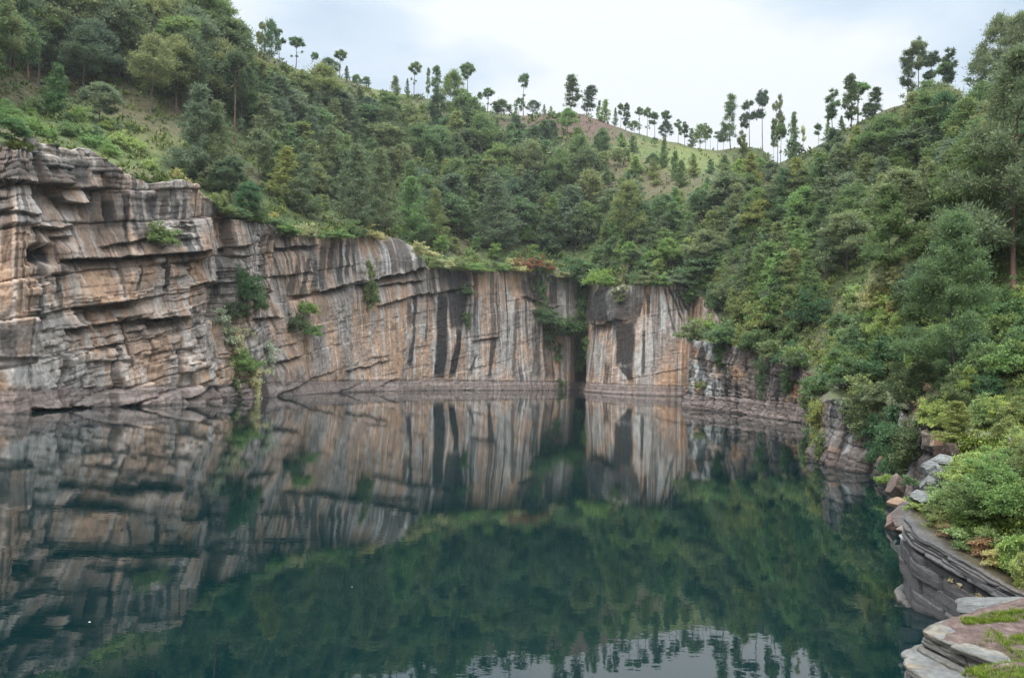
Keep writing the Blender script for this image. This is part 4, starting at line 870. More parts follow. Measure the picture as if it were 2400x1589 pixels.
# straw spur and near bank
fill_shrubs([(1950, 770), (2010, 700), (2110, 640), (2150, 680), (2080, 780), (2000, 830), (1950, 860)], 30, 36, 62, (1.0, 1.5), ['mound', 'upright'], ['straw', 'greyolive', 'straw', 'lime', 'straw', 'olive'], ymin=56)
fill_shrubs([(1940, 830), (2100, 760), (2200, 780), (2180, 900), (2050, 920), (1950, 930)], 26, 46, 90, (1.0, 1.4), ['mound', 'upright'], ['mid', 'bright', 'lime', 'mid', 'olive'], ymin=46)
fill_shrubs([(2200, 760), (2400, 720), (2400, 960), (2240, 960), (2180, 900)], 26, 60, 110, (1.0, 1.4), ['mound', 'upright'], ['mid', 'bright', 'mid', 'lime', 'deep'], ymin=34)
for a in [('hang', 1935, 945, 60, 110, 'olive', 'olive creeper on the corner of the near buttress'), ('hang', 1952, 925, 60, 90, 'mid', 'green creeper on the corner of the near buttress'), ('hang', 1990, 930, 60, 70, 'bright', 'bright bush hanging over the near buttress'), ('hang', 2040, 935, 70, 80, 'greyolive', 'twiggy bush hanging over the near buttress'), ('hang', 2085, 935, 90, 110, 'deep', 'deep green fall over the buttress end'), ('hang', 2130, 945, 100, 130, 'deep', 'dark green curtain over the rock recess'), ('hang', 2165, 960, 90, 110, 'dark', 'dark curtain beside the rock recess')]:
    shrub_cliff(*a, left=False)
for X, Yb, w, h, t, lab in [(2080, 905, 150, 110, 'deep', 'dense dark green thicket over the near buttress'), (2150, 960, 160, 130, 'dark', 'broad dark thicket above the rock recess'), (2010, 900, 110, 90, 'lime', 'yellow-green bush crowning the buttress'), (2230, 985, 120, 110, 'dark', 'dark undergrowth behind the little spruce')]:
    shrub_px('mound', X, Yb, w, h, t, lab, lod='x', ymin=38)

# little brown-green spruce at the head of the near bank
add_tree('cone', 2243, 1058, 948, 86, 'olive', 'little brown-tinged spruce at the head of grassy bank', lod='l', ymin=24, name='spruce_tree')
TREES[-1]['o']['label'] = TREES[-1]['base']; TREES[-1]['o']['group'] = 'pines on the crater slopes'

# leafy cover on the bank behind the headland
fill_shrubs([(2270, 1040), (2290, 975), (2420, 940), (2420, 1040), (2330, 1060)], 9, 40, 70, (1.1, 1.6), ['mound'], ['bright', 'lime', 'mid', 'olive'], ymin=26)
# headland bushes
for i, (X, Yb, w, h, t, lab) in enumerate([(2215, 1150, 120, 90, 'lime', 'yellow-green bush at the outer end of the headland'), (2270, 1140, 140, 90, 'lime', 'yellow-green bush in the middle of the headland'), (2340, 1150, 150, 100, 'bright', 'green bush on the inner headland'), (2400, 1140, 150, 120, 'olive', 'olive bush at the inner end of headland'),
      (2235, 1205, 130, 100, 'lime', 'leafy yellow-green bush overhanging the dark headland rock'), (2300, 1215, 150, 110, 'mid', 'green bush overhanging the rock, middle one'), (2370, 1235, 170, 130, 'bright', 'big leafy bush overhanging the rock'), (2180, 1180, 70, 80, 'brown', 'brown dry bush on the headland lip'), (2320, 1100, 110, 60, 'bright', 'low bright bush before the bank boulder'), (2395, 1080, 90, 70, 'yellow', 'yellow-flecked bush below the bank boulder')]):
    shrub_px('mound', X, Yb, w, h, t, lab, lod='x', ymin=18, group='bushes on the headland')
for X, Y0, d, w, h, t, lab in [(2225, 1215, 24.3, 110, 90, 'brown', 'dry brown twig curtain under the headland bushes'), (2290, 1235, 23.6, 120, 80, 'brown', 'second dry twig curtain under the headland bushes'), (2372, 1262, 21.6, 120, 130, 'bright', 'leafy trail hanging down the dark rock'), (2250, 1235, 23.4, 120, 60, 'lime', 'pale leafy fringe on the dark rock edge'), (2310, 1262, 22.6, 130, 70, 'brown', 'brown twig fringe beside the leafy trail'), (2205, 1205, 24.4, 90, 60, 'olive', 'olive fringe near the headland tip'), (2235, 1228, 23.8, 90, 60, 'brown', 'brown fringe near the headland tip'), (2285, 1255, 23, 110, 70, 'mid', 'green fringe over the mossy rock'), (2345, 1290, 22, 100, 70, 'straw', 'dry pale fringe over the mossy rock'), (2400, 1290, 21, 90, 110, 'yellow', 'yellow-flecked trail at the inner end of the dark rock'), (2330, 1235, 23, 110, 90, 'lime', 'yellow-green trail hanging above the dark rock'), (2190, 1165, 25, 50, 80, 'straw', 'straw tuft trailing from the headland lip'), (2145, 1165, 25.6, 44, 50, 'mid', 'small green sprig on the lip boulder')]:
    add_shrub('hang', at_y(X, Y0, d), w * d / F, h * d / F, t, X, Y0, lab, 'l', group='bushes on the headland', rz=0.5)
for (x_, y_, z_), w_, h_, t_, lab_ in [((13.55, 25.3, 2.6), 1.3, .9, 'lime', 'yellow-green bush just above the headland tip'), ((13.5, 24.4, 2.5), 1.2, .8, 'olive', 'olive bush on the edge of mossy rock'), ((13.8, 23.6, 2.4), 1.3, .9, 'bright', 'green bush on the edge of mossy rock'), ((14.1, 22.8, 2.2), 1.2, .9, 'lime', 'yellow-green bush low over the slanting rock'), ((14.5, 22.0, 2.0), 1.2, 1.0, 'mid', 'green bush low over the slanting rock'), ((14.9, 21.2, 1.8), 1.2, 1.0, 'yellow', 'yellow-flecked bush lowest over the slanting rock'), ((13.3, 24.9, 2.35), .7, .4, 'brown', 'dry brown tuft by the headland tip'), ((13.75, 23.0, 2.1), .9, .4, 'brown', 'dry brown tuft on mossy rock')]:
    q_ = proj(x_, y_, z_); add_shrub('mound', (x_, y_, z_ - .15), w_, h_, t_, float(q_[0]), float(q_[1]), lab_, 'l', group='bushes on the headland')
settle([dict(s) for s in SHR])
for s in SHR: s['o']['group'] = s['group']

# ------------------------------------------------------------------ ground cover tufts (stuff)
def tufts(name, pts, size, nb, mat, label, wr=.3):
    n = len(pts); P_ = np.repeat(np.array(pts), nb, 0); sz = np.repeat(np.array(size), nb)
    an = RNG.uniform(0, 6.28, n * nb); sp = RNG.uniform(.15, .8, n * nb)
    di = unit(np.stack([np.cos(an) * sp, np.sin(an) * sp, np.ones(n * nb)], 1)); side = np.stack([-np.sin(an), np.cos(an), 0 * an], 1)
    b0 = P_ + np.stack([np.cos(an), np.sin(an), 0 * an], 1) * (sz * RNG.uniform(0, .5, n * nb))[:, None]
    L_ = (sz * RNG.uniform(.6, 1.3, n * nb))[:, None]; w_ = L_ * wr
    v = np.stack([b0 - side * w_ * .5, b0 + side * w_ * .5, b0 + di * L_], 1).reshape(-1, 3)
    me = mesh_np(name, v, np.arange(3 * n * nb).reshape(-1, 3), 3); o = link(name, me, mat); tag(o, label, kind='stuff'); return o
pts = []; sz = []
for _ in range(15000):
    X = random.uniform(-20, 2420); Y = random.uniform(20, 940)
    x, y, z, dz = ground(X, Y)
    if dz > 0 or y < 30: continue
    if landdist(x, y) < .3: continue
    pts.append((x, y, z - .05)); sz.append(random.uniform(.0016, .0038) * y + .05)
pts = np.array(pts); sz = np.array(sz); sel = RNG.random(len(pts))
def gmat(name, a, b_, c_):
    m, nt, out = newmat(name); geo = node(nt, 'ShaderNodeNewGeometry'); nz = noise_tex(nt, geo.outputs['Position'], .08, 3)
    c1 = ramp(nt, geo.outputs['Random Per Island'], [(0, a), (.5, b_), (1, c_)])
    c2 = mix(nt, 1., c1, ramp(nt, nz, [(.3, (.7, .8, .9)), (.7, (1.35, 1.15, .9))]), 'MULTIPLY')
    d = node(nt, 'ShaderNodeBsdfDiffuse'); nt.links.new(c2, d.inputs[0]); nt.links.new(d.outputs[0], out.inputs[0]); return m
tufts('undergrowth', pts, sz, 6, gmat('undergrowth', (.065, .095, .030), (.11, .145, .045), (.18, .18, .08)), 'grass and weeds covering the slopes', .45)
# low scrub between the trees
cen = []; rr_ = []
for _ in range(5200):
    X = random.uniform(-20, 2420); Y = random.uniform(120, 930)
    if 1380 < X < 1720 and Y < 470 and random.random() < .8: continue
    if X < 420 and 230 < Y < 420 and random.random() < .4: continue
    x, y, z, dz = ground(X, Y)
    if dz > 0 or y < 36 or landdist(x, y) < .5: continue
    cen.append((x, y, z)); rr_.append(random.uniform(.0035, .0085) * y + .1)
for _ in range(1500):
    X = random.uniform(2400, 3600); Y = random.uniform(300, 1250)
    x, y, z, dz = ground(X, Y)
    if dz > 0 or y < 15 or landdist(x, y) < .5: continue
    cen.append((x, y, z)); rr_.append(random.uniform(.006, .014) * y + .15)
cen = np.array(cen); rr_ = np.array(rr_); nl_ = 34; kk = np.repeat(np.arange(len(cen)), nl_); M_ = len(kk)
dv = unit(RNG.normal(size=(M_, 3))); dv[:, 2] = np.abs(dv[:, 2]); q = cen[kk] + dv * (rr_[kk] * RNG.uniform(.4, 1, M_))[:, None]
di = unit(dv * .7 + np.array([0, 0, .4]) + RNG.normal(size=(M_, 3)) * .5); sd2 = unit(np.cross(di, RNG.normal(size=(M_, 3)))); LL = (rr_[kk] * RNG.uniform(.35, .75, M_))[:, None]
vv = np.stack([q - sd2 * LL * .25, q + sd2 * LL * .25, q + di * LL], 1).reshape(-1, 3)
me = mesh_np('undergrowth', vv, np.arange(3 * M_).reshape(-1, 3), 3)
tag(link('undergrowth', me, gmat('scrub', (.075, .115, .035), (.12, .165, .055), (.175, .19, .07))), 'low leafy scrub between the trees', kind='stuff')
Q_ = []
for _ in range(16000):
    X = random.uniform(2150, 2420); Y = random.uniform(1020, 1290)
    x, y, z, dz = ground(X, Y, 18)
    if dz > .3 or y > 36 or landdist(x, y) < -.3: continue
    Q_.append((x + random.gauss(0, .12), y + random.gauss(0, .12), z + abs(random.gauss(0, .22))))
Q_ = np.array(Q_); M_ = len(Q_); di = unit(RNG.normal(size=(M_, 3)) * .7 + np.array([-.2, -.3, .35])); sd2 = unit(np.cross(di, RNG.normal(size=(M_, 3)))); LL = RNG.uniform(.05, .13, M_)[:, None]
vv = np.stack([Q_, Q_ + di * LL * .5 + sd2 * LL * .28, Q_ + di * LL, Q_ + di * LL * .5 - sd2 * LL * .28], 1).reshape(-1, 3)
me = mesh_np('undergrowth', vv, np.arange(4 * M_).reshape(-1, 4), 4)
tag(link('undergrowth', me, gmat('bank_leaves', (.08, .12, .025), (.13, .19, .04), (.21, .22, .07))), 'tangled leafy ground cover on the headland', kind='stuff')
pts = []; sz = []
for _ in range(9000):
    X = random.uniform(2150, 2420); Y = random.uniform(930, 1260)
    x, y, z, dz = ground(X, Y, 18)
    if dz > 0 or y > 45 or landdist(x, y) < -.2: continue
    pts.append((x, y, z - .02)); sz.append(random.uniform(.06, .2))
tufts('grass', pts, sz, 7, gmat('bank_grass', (.07, .13, .02), (.12, .20, .035), (.22, .24, .06)), 'bright grass on the headland bank', .12)

# ------------------------------------------------------------------ layered rock: headland and near ledge
def resample(poly, st):
    p = np.array(poly + [poly[0]], float); sg = np.hypot(*np.diff(p, axis=0).T); a = np.concatenate([[0], np.cumsum(sg)]); n = int(a[-1] / st)
    t = np.linspace(0, a[-1], n, endpoint=False); q = np.stack([np.interp(t, a, p[:, 0]), np.interp(t, a, p[:, 1])], 1)
    for _ in range(6): q = (np.roll(q, 1, 0) + q * 2 + np.roll(q, -1, 0)) / 4
    tg = np.roll(q, -2, 0) - np.roll(q, 2, 0); tg /= np.hypot(*tg.T)[:, None] + 1e-9
    area = np.sum(q[:, 0] * np.roll(q[:, 1], -1) - np.roll(q[:, 0], -1) * q[:, 1])
    nn = np.stack([tg[:, 1], -tg[:, 0]], 1) * (1 if area > 0 else -1)
    return q, nn, t
def lin(t, sp, k, seed):
    u = t / sp; i = np.floor(u).astype(int); f = u - i; kk = np.full(len(t), k)
    return _h(i, kk, seed) * (1 - f) + _h(i + 1, kk, seed) * f
def slabs(polys, layers_, tilt, st, seed, colf):
    VV = []; FF = []; CL = []; o = 0
    for k, (pi, w0, w1, off, amp) in enumerate(layers_):
        q, nn, t = polys[pi]; n = len(q); cen = q.mean(0); th = w1 - w0
        o1_ = off + amp * ((lin(t, .62, k, seed) - .5) * 1.8 + (lin(t, .17, k, seed + 11) - .5) * .9 + .25 * (fbm(t * 6, 0 * t + k * 1.7, seed + 1, 3) - .5))
        jt = (t + 3 * _h(np.full(n, k), np.zeros(n, int), seed)) / (1.1 + .8 * ((k * 37) % 5) / 5); fr = jt - np.floor(jt); jd = np.minimum(fr, 1 - fr)
        blkoff = (_h(np.floor(jt).astype(int), np.full(n, k), seed + 2) - .5) * amp * 2.2 + (fr - .5) * (_h(np.floor(jt).astype(int), np.full(n, k), seed + 3) - .5) * amp * 3
        o1_ = o1_ + blkoff - .2 * np.exp(-(jd / .03) ** 2) * min(1, th / .25)
        rows = []; cols = []
        NR = max(5, int(th / (st * .9)))
        fv = np.concatenate([[0], np.linspace(.0, 1, NR)[1:-1], [1]])
        e = min(.014, th * .12)
        for r_, f_ in enumerate(fv):
            ins = e * ((1 - min(1, f_ * th / e)) ** 2 + (1 - min(1, (1 - f_) * th / e)) ** 2)
            fine = .03 * (fbm(t * 2.5, np.full(n, f_ * th * 22 + k * 9), seed + 5, 3) - .5) * 2 + .022 * (fbm(t * .4, np.full(n, f_ * th * 40 + k * 5), seed + 8, 2) - .5) * 2
            oo = o1_ - ins + fine; w = np.full(n, w0 + f_ * th) + .02 * (fbm(t * 1.5, 0 * t + k, seed + 6) - .5)
            rows.append(np.stack([q[:, 0] + nn[:, 0] * oo, q[:, 1] + nn[:, 1] * oo, w], 1)); cols.append(colf(rows[-1], t, f_ * th + k * 5.1, 0, k))
        lastp = rows[-1]
        for f_ in (.03, .08, .15, .25, .4, .6, .85, .999):
            w = w1 + .05 * (fbm(lastp[:, 0] * 2 + f_ * 3, lastp[:, 1] * 2, seed + 7) - .5) * min(1, f_ * 12) + 0 * t
            pp = lastp * 1.0; pp[:, 0] = lastp[:, 0] * (1 - f_) + cen[0] * f_; pp[:, 1] = lastp[:, 1] * (1 - f_) + cen[1] * f_; pp[:, 2] = w
            rows.append(pp); cols.append(colf(pp, t, 0, 1, k))
        R = np.array(rows).transpose(1, 0, 2); R = R.copy()
        R[..., 2] += tilt[0] * (R[..., 0] - tilt[2]) + tilt[1] * (R[..., 1] - tilt[3])
        VV.append(R.reshape(-1, 3)); CL.append(np.array(cols).transpose(1, 0, 2).reshape(-1, 3)); FF.append(grid_faces(n, R.shape[1], wrap=True) + o); o += n * R.shape[1]
    return np.concatenate(VV), np.concatenate(FF), np.concatenate(CL)
def col_dark(p, t, w, top, k):
    lam = fbm(np.full(len(t), w * 14.0) + .3 * t, t * .4, 301, 3)
    c = np.array((.072, .066, .064))[None] * (.62 + .85 * lam)[:, None] * (.8 + .4 * _h(np.full(len(t), k), np.zeros(len(t), int), 9))[:, None]
    st = sst(.55, .75, fbm(t * .6 + k * .3, 0 * t + w, 303)); c = c * (1 - .4 * st[:, None]) + np.array((.16, .135, .11)) * .4 * st[:, None]
    moss = sst(.5, .65, fbm(t * .5 + 3, 0 * t + w * .8 + k * .2, 305)) * sst(14.2, 15.4, p[:, 0]) * (k > 9)
    c = c * (1 - moss[:, None]) + np.array((.10, .066, .010)) * moss[:, None]
    if top:
        g_ = sst(.35, .6, fbm(p[:, 0] * 3, p[:, 1] * 3, 304)); lm = fbm(p[:, 0] * 5 + .8 * p[:, 1], p[:, 1] * .6, 306, 3); c = np.array((.068, .063, .060))[None] * (.4 + .5 * g_ + .7 * lm)[:, None]
        ms = sst(12.35, 12.95, p[:, 0] + .5 * (fbm(p[:, 0] * 2, p[:, 1] * 2, 307) - .5)) * .85; c = c * (1 - ms[:, None]) + np.array((.048, .036, .014)) * (.5 + fbm(p[:, 0] * 4, p[:, 1] * 4, 308))[:, None] * ms[:, None]
    z_abs = p[:, 2] + .27 * (p[:, 1] - 24)
    return c
HEAD = [(16.8, 28.0), (14.5, 27.0), (13.2, 25.9), (12.3, 24.9), (12.1, 23.8), (12.7, 22.0), (13.3, 20.6), (14.8, 18.9), (17, 17.2), (22, 16.5), (25, 20), (23, 26), (19, 28)]
HB = [(16.8, 27.8), (14.8, 26.8), (13.6, 25.8), (12.9, 24.9), (12.9, 23.7), (13.5, 22.0), (14.1, 20.6), (15.5, 19.0), (17.5, 17.6), (22, 17), (25, 20), (23, 26), (19, 28)]
pd = [resample(HEAD, .06), resample(HB, .06)]
rs = random.Random(5); LY = []; w = -1.6
for w0, w1, off, amp in [(-1.6, -.32, .10, .08), (-.32, .30, .0, .05), (.30, .78, -.03, .05), (.78, 1.22, .02, .05), (1.22, 1.46, -.02, .04), (1.46, 1.58, -.24, .04)]: LY.append((0, w0, w1, off, amp))
w = 1.58
for th in [.11, .07, .10, .06, .09]:
    LY.append((0 if w < 2.0 else 1, w, w + th, .04 + rs.uniform(-.05, .05) - (w - 1.58) * .25, .05)); w += th
v, f, c = slabs(pd, LY, (.02, .27, 12.5, 24), .06, 401, col_dark)
v[:, 0] += .2; v[:, 2] += .33
me = mesh_np('headland_rock', v, f, 4, False); wetm = 1 - .5 * (1 - sst(.0, .12, v[:, 2])); set_col(me, c * wetm[:, None])
tag(link('headland_rock', me, ROCK_NEAR), 'dark layered headland rock slanting into the lake', 'rock')
# pale painted lettering, weathered past reading, along one bed of the headland
def tri_hit(X, Y, V_, R_=None):
    px, py = proj(V_[:, 0], V_[:, 1], V_[:, 2]); m_ = (px - X) ** 2 + (py - Y) ** 2; c_ = np.where(m_ < 40)[0]
    return V_[c_[np.argmin(V_[c_, 1])]] if len(c_) else V_[np.argmin(m_)]
m, nt, out = newmat('old_paint'); geo = node(nt, 'ShaderNodeNewGeometry'); d = node(nt, 'ShaderNodeBsdfDiffuse')
nt.links.new(ramp(nt, noise_tex(nt, geo.outputs['Position'], 14, 3), [(.35, (.25, .18, .09)), (.55, (.50, .40, .22)), (.75, (.66, .58, .38))]), d.inputs[0]); nt.links.new(d.outputs[0], out.inputs[0]); PAINT = m
for nm, A, B, n_, lab in [('painted_mark', (2224, 1354), (2252, 1370), 6, 'short pale painted marks on the dark rock, upper pair'), ('painted_mark', (2283, 1391), (2330, 1418), 9, 'row of pale painted marks lower on the dark rock')]:
    vs = []; fs = []; r = random.Random(n_)
    pa = tri_hit(*A, v); pb = tri_hit(*B, v)
    nrm = Vector((-.80, -.58, .12)).normalized(); base = Vector(pa); ax = (Vector(pb) - base); ln_ = ax.length; ax.normalize(); upv = nrm.cross(ax).normalized()
    if upv.z < 0: upv = -upv
    for i in range(n_):
        if n_ == 6 and i in (2, 3): continue
        for s_ in range(3):
            c0 = base + ax * (ln_ * (i + r.uniform(0, .6)) / n_) + upv * r.uniform(-.05, .05) + nrm * (.06 + .001 * s_)
            a_ = (ax * r.uniform(.02, .05) if s_ else ax * .012); b_ = upv * (r.uniform(.008, .016) if s_ else r.uniform(.04, .07))
            k = len(vs); vs += [c0 - a_ - b_, c0 + a_ - b_, c0 + a_ + b_, c0 - a_ + b_]
            vs += [p - nrm * .08 for p in vs[-4:]]; fs += [(k, k + 1, k + 2, k + 3), (k, k + 4, k + 5, k + 1), (k + 1, k + 5, k + 6, k + 2), (k + 2, k + 6, k + 7, k + 3), (k + 3, k + 7, k + 4, k)]
    me = mesh_np(nm, np.array(vs), np.array(fs), 4); tag(link(nm, me, PAINT), lab, 'painted mark', 'old paint on the headland rock')

def col_pale(p, t, w, top, k):
    lam = fbm(np.full(len(t), w * 12.0) + .5 * t, t * .5, 311, 3)
    c = np.array((.125, .115, .10))[None] * (.55 + .9 * lam)[:, None]
    rust = sst(.62, .75, fbm(t * 1.2, 0 * t + w + k, 313)); c = c * (1 - .5 * rust[:, None]) + np.array((.30, .20, .10)) * .5 * rust[:, None]
    if top:
        g_ = fbm(p[:, 0] * 5, p[:, 1] * 5, 314); c = np.array((.110, .106, .099))[None] * (.6 + .8 * g_)[:, None]
        y_ = sst(.55, .7, fbm(p[:, 0] * 4 + 9, p[:, 1] * 4, 315)); c = c * (1 - .5 * y_[:, None]) + np.array((.19, .155, .10)) * .5 * y_[:, None]
    return c
EA = [(5.60, 10.85), (6.15, 11.25), (6.9, 11.7), (7.8, 12.4), (9.5, 13.1), (12, 12), (12, 7), (6.9, 7), (6.35, 8.6), (6.0, 9.5), (5.72, 10.2)]
EB = [(5.12, 10.2), (5.35, 10.75), (6.3, 11.5), (7.8, 12.6), (9.6, 13.3), (12.2, 12), (12.2, 6.8), (5.9, 6.8), (5.6, 8.2), (5.3, 9.2)]
pe = [resample(EA, .03), resample(EB, .03)]
LE = [(0, 3.33, 3.40, 0, .03), (0, 3.27, 3.33, -.025, .03), (0, 3.20, 3.27, .0, .03), (0, 3.165, 3.20, -.06, .03), (0, 3.06, 3.165, -.02, .05)]
w = 3.12; rs = random.Random(9)
for th in [.07, .05, .09, .04, .11, .06, .05, .12, .09, .15, .08, .2, .13, .24, .3, .4, .5, .8, 1.0]:
    LE.append((1, w - th, w, (0 if w > 3.1 else rs.uniform(-.08, .03)), .05)); w -= th
v, f, c = slabs(pe, LE, (0, 0, 0, 0), .03, 501, col_pale)
v[:, 0] += .09; v[:, 2] += .14
me = mesh_np('rock_ledge', v, f, 4, False); set_col(me, c)
tag(link('rock_ledge', me, ROCK_NEAR), 'pale layered rock ledge beside the viewpoint, partly covered in soil', 'rock')

# soil and grass on the ledge
gx = np.arange(4.9, 10.5, .035); gy = np.arange(6.5, 12.9, .035); sx_, sy_ = np.meshgrid(gx, gy, indexing='ij')
ES = [(5.60, 10.85), (6.15, 11.25), (6.9, 11.7), (7.8, 12.4), (9.5, 13.1), (12, 12), (12, 5.5), (4.95, 5.5), (5.0, 8.0), (5.18, 9.15), (5.5, 9.45), (5.85, 9.7), (5.72, 10.2)]
edge = seg_dist(sx_, sy_, np.array(ES)) * -1
th = (edge - .16 - .5 * (fbm(sx_ * 2.6, sy_ * 2.6, 321) - .40) - .75 * np.exp(-((sx_ - 5.95) / .25) ** 2 - ((sy_ - 9.95) / .25) ** 2)) * .28
mound = .16 * sst(9.7, 8.9, sy_) + .08 * sst(10.9, 11.3, sy_)
zz = 3.40 + np.clip(th, -.25, .07) + mound * sst(-.05, .1, edge) + .05 * (fbm(sx_ * 3, sy_ * 3, 322) - .5) + .02 * (fbm(sx_ * 14, sy_ * 14, 323) - .5)
kf = (edge > .03)
fa = grid_faces(len(gx), len(gy)); me = mesh_np('soil', np.stack([sx_ + .09, sy_, zz + .14], -1).reshape(-1, 3), fa[kf.ravel()[fa].all(1)], 4, True)
m, nt, out = newmat('soil'); geo = node(nt, 'ShaderNodeNewGeometry'); d = node(nt, 'ShaderNodeBsdfDiffuse')
nn_ = noise_tex(nt, geo.outputs['Position'], 6, 7, .7); nt.links.new(ramp(nt, nn_, [(.3, (.055, .038, .033)), (.55, (.125, .09, .078)), (.75, (.21, .165, .14))]), d.inputs[0])
b = node(nt, 'ShaderNodeBump'); b.inputs['Distance'].default_value = .02; nt.links.new(noise_tex(nt, geo.outputs['Position'], 40, 4), b.inputs['Height']); nt.links.new(b.outputs[0], d.inputs['Normal'])
nt.links.new(d.outputs[0], out.inputs[0]); tag(link('soil_ground', me, m), 'trodden brown soil on the ledge', kind='structure')
def soil_z(x, y):
    i = int(np.clip((x - .09 - gx[0]) / .035, 0, len(gx) - 1)); j = int(np.clip((y - gy[0]) / .035, 0, len(gy) - 1)); return zz[i, j] + .14, kf[i, j]
pts = []; sz = []
GP = [[(2250, 1450), (2300, 1440), (2400, 1418), (2400, 1446), (2260, 1466)], [(2212, 1560), (2280, 1556), (2310, 1525), (2330, 1515), (2370, 1500), (2400, 1478), (2400, 1589), (2215, 1589)], [(2370, 1490), (2400, 1478), (2400, 1500), (2365, 1500)]]
for poly, n_ in zip(GP, (3000, 7000, 700)):
    made = 0
    while made < n_:
        X = random.uniform(2205, 2470); Y = random.uniform(1410, 1650)
        pp = [(x_ + (80 if x_ >= 2400 else 0), y_ + (60 if y_ >= 1589 else 0)) for x_, y_ in poly]
        if not inpoly(X, Y, pp): continue
        made += 1
        zc = 3.58
        for _ in range(4):
            x, y, _z = at_z(X, Y, zc); zc, ok = soil_z(x, y)
        if not ok or zc < 3.50: continue
        if vn(np.array(x * 4.), np.array(y * 4.), 331) < (.22 if n_ > 5000 else .15): continue
        pts.append((x, y, zc - .005)); sz.append(random.uniform(.02, .06))
tufts('grass', pts, sz, 5, gmat('ledge_grass', (.05, .105, .014), (.085, .165, .022), (.20, .21, .06)), 'short bright grass on the ledge soil', .10)

# boulders
def boulder(name, loc, sc, seed, label, colr=(.33, .31, .28)):
    import bmesh
    bm = bmesh.new(); bmesh.ops.create_icosphere(bm, subdivisions=5, radius=1)
    P_ = np.array([v_.co[:] for v_ in bm.verts])
    P0 = P_.copy(); rb_ = np.random.default_rng(seed)
    for _ in range(16):
        nv_ = unit(rb_.normal(size=3)); dd = P0 @ nv_ - rb_.uniform(.5, .8); P0 = P0 - np.maximum(dd, 0)[:, None] * nv_
    q = P0 * 1.25; dsp = 1 + .22 * (fbm(P_[:, 0] * 1.3 + seed, P_[:, 1] * 1.3 + P_[:, 2], seed) - .5) + .12 * (fbm(P_[:, 0] * 5, P_[:, 2] * 5 + P_[:, 1] * 3, seed + 1) - .5)
    q = q * dsp[:, None] * np.array(sc)
    for v_, c_ in zip(bm.verts, q): v_.co = c_
    me = bpy.data.meshes.new(name); bm.to_mesh(me); bm.free()
    cc = np.array(colr)[None] * (.6 + .8 * fbm(P_[:, 0] * 3 + seed, P_[:, 2] * 3 + P_[:, 1] * 2, seed + 4))[:, None]; set_col(me, cc)
    o = link(name, me, ROCK_NEAR); o.location = loc; tag(o, label, 'boulder'); return o
boulder('boulder', at_y(2388, 1440, 12.6), (.85, .5, .26), 3, 'pale grey boulder at the back of the ledge', (.10, .096, .09))
boulder('boulder', at_y(2385, 1042, 26.5), (.42, .35, .24), 5, 'dark rounded boulder on the grassy bank', (.12, .105, .095))
for i, (X, Y, d_, s, lab) in enumerate([(2206, 1080, 26.5, (.38, .36, .26), 'white lichened boulder highest on the bank lip'), (2190, 1110, 26, (.35, .4, .4), 'white lichened boulder second down the bank lip'), (2182, 1140, 25.8, (.32, .35, .35), 'white lichened boulder midway down the bank lip'), (2172, 1170, 25.4, (.42, .35, .28), 'white lichened boulder lower on the bank lip'), (2150, 1255, 24.6, (.40, .4, .22), 'grey boulder capping the headland tip')]):
    boulder('boulder', at_y(X, Y, d_), s, 11 + i, lab, (.15, .147, .14) if i < 4 else (.28, .26, .25))
for i, (X, Y, d_, s, cl) in enumerate([(2098, 1140, 44, (.5, .6, .7), (.17, .125, .10)), (2105, 1180, 40, (.45, .5, .3), (.18, .115, .075)), (2120, 1215, 36.5, (.9, 1.0, .7), (.16, .10, .08)), (2150, 1215, 35.5, (1.0, .8, .6), (.10, .08, .07)), (2125, 1240, 34.5, (.5, .5, .2), (.15, .115, .09))]):
    boulder('boulder', at_y(X, Y, d_), s, 31 + i, ['upright tan boulder at the buttress foot', 'orange slab below the buttress', 'brown block at the water under the headland', 'black block in the recess mouth', 'flat stone at the waterline'][i], cl)
for X, Y, s, lab, sd in [(77, 338, (1.1, 1.0, 1.2), 'blocky grey rock on the cliff rim', 51), (208, 350, (.9, .9, .8), 'square boulder perched on the cliff rim', 52), (640, 528, (1.9, 1.6, 1.9), 'rounded rock knob above the cliff recess', 53), (605, 540, (1.2, 1.2, 1.2), 'pale block beside the rounded rock knob', 54), (1122, 630, (2.4, 1.6, .6), 'flat rock slab on the tan cliff rim', 55), (1292, 636, (1.6, 1.4, 1.0), 'rim boulder right of the rusty bush', 56)]:
    x, y, z, n = on_cliff(X, Y + 8); boulder('boulder', (x + n[0] * .5, y + n[1] * .5, z - .15), s, sd, lab, (.17, .15, .135))

# little scraps afloat
def scrap(X, Y, L_, lab):
    x, y, z = at_z(X, Y, 0.004); pts_ = [(0, 0, .0), (.3, .12, .02), (.7, .10, .035), (1, 0, .015), (.7, -.12, .0), (.3, -.10, .01)]
    v_ = np.array([(x + (a - .5) * L_, y + b_ * L_ * 2.5, .006 + c_ * L_) for a, b_, c_ in pts_]); me = bpy.data.meshes.new('floating_leaf'); me.from_pydata([tuple(q) for q in v_], [], [(0, 1, 5), (1, 2, 4, 5), (2, 3, 4)]); me.update()
    o = link('floating_leaf', me, PAINT2); tag(o, lab, 'leaf', 'scraps floating on the lake')
m, nt, out = newmat('bleached_leaf'); d = node(nt, 'ShaderNodeBsdfDiffuse'); geo = node(nt, 'ShaderNodeNewGeometry'); nt.links.new(ramp(nt, noise_tex(nt, geo.outputs['Position'], 20), [(.3, (.5, .5, .45)), (.7, (.75, .74, .7))]), d.inputs[0]); nt.links.new(d.outputs[0], out.inputs[0]); PAINT2 = m
scrap(210, 1457, .07, 'bleached leaf afloat on the dark open water'); scrap(825, 1375, .05, 'thin straw afloat in mid lake')

HAZE = .00009
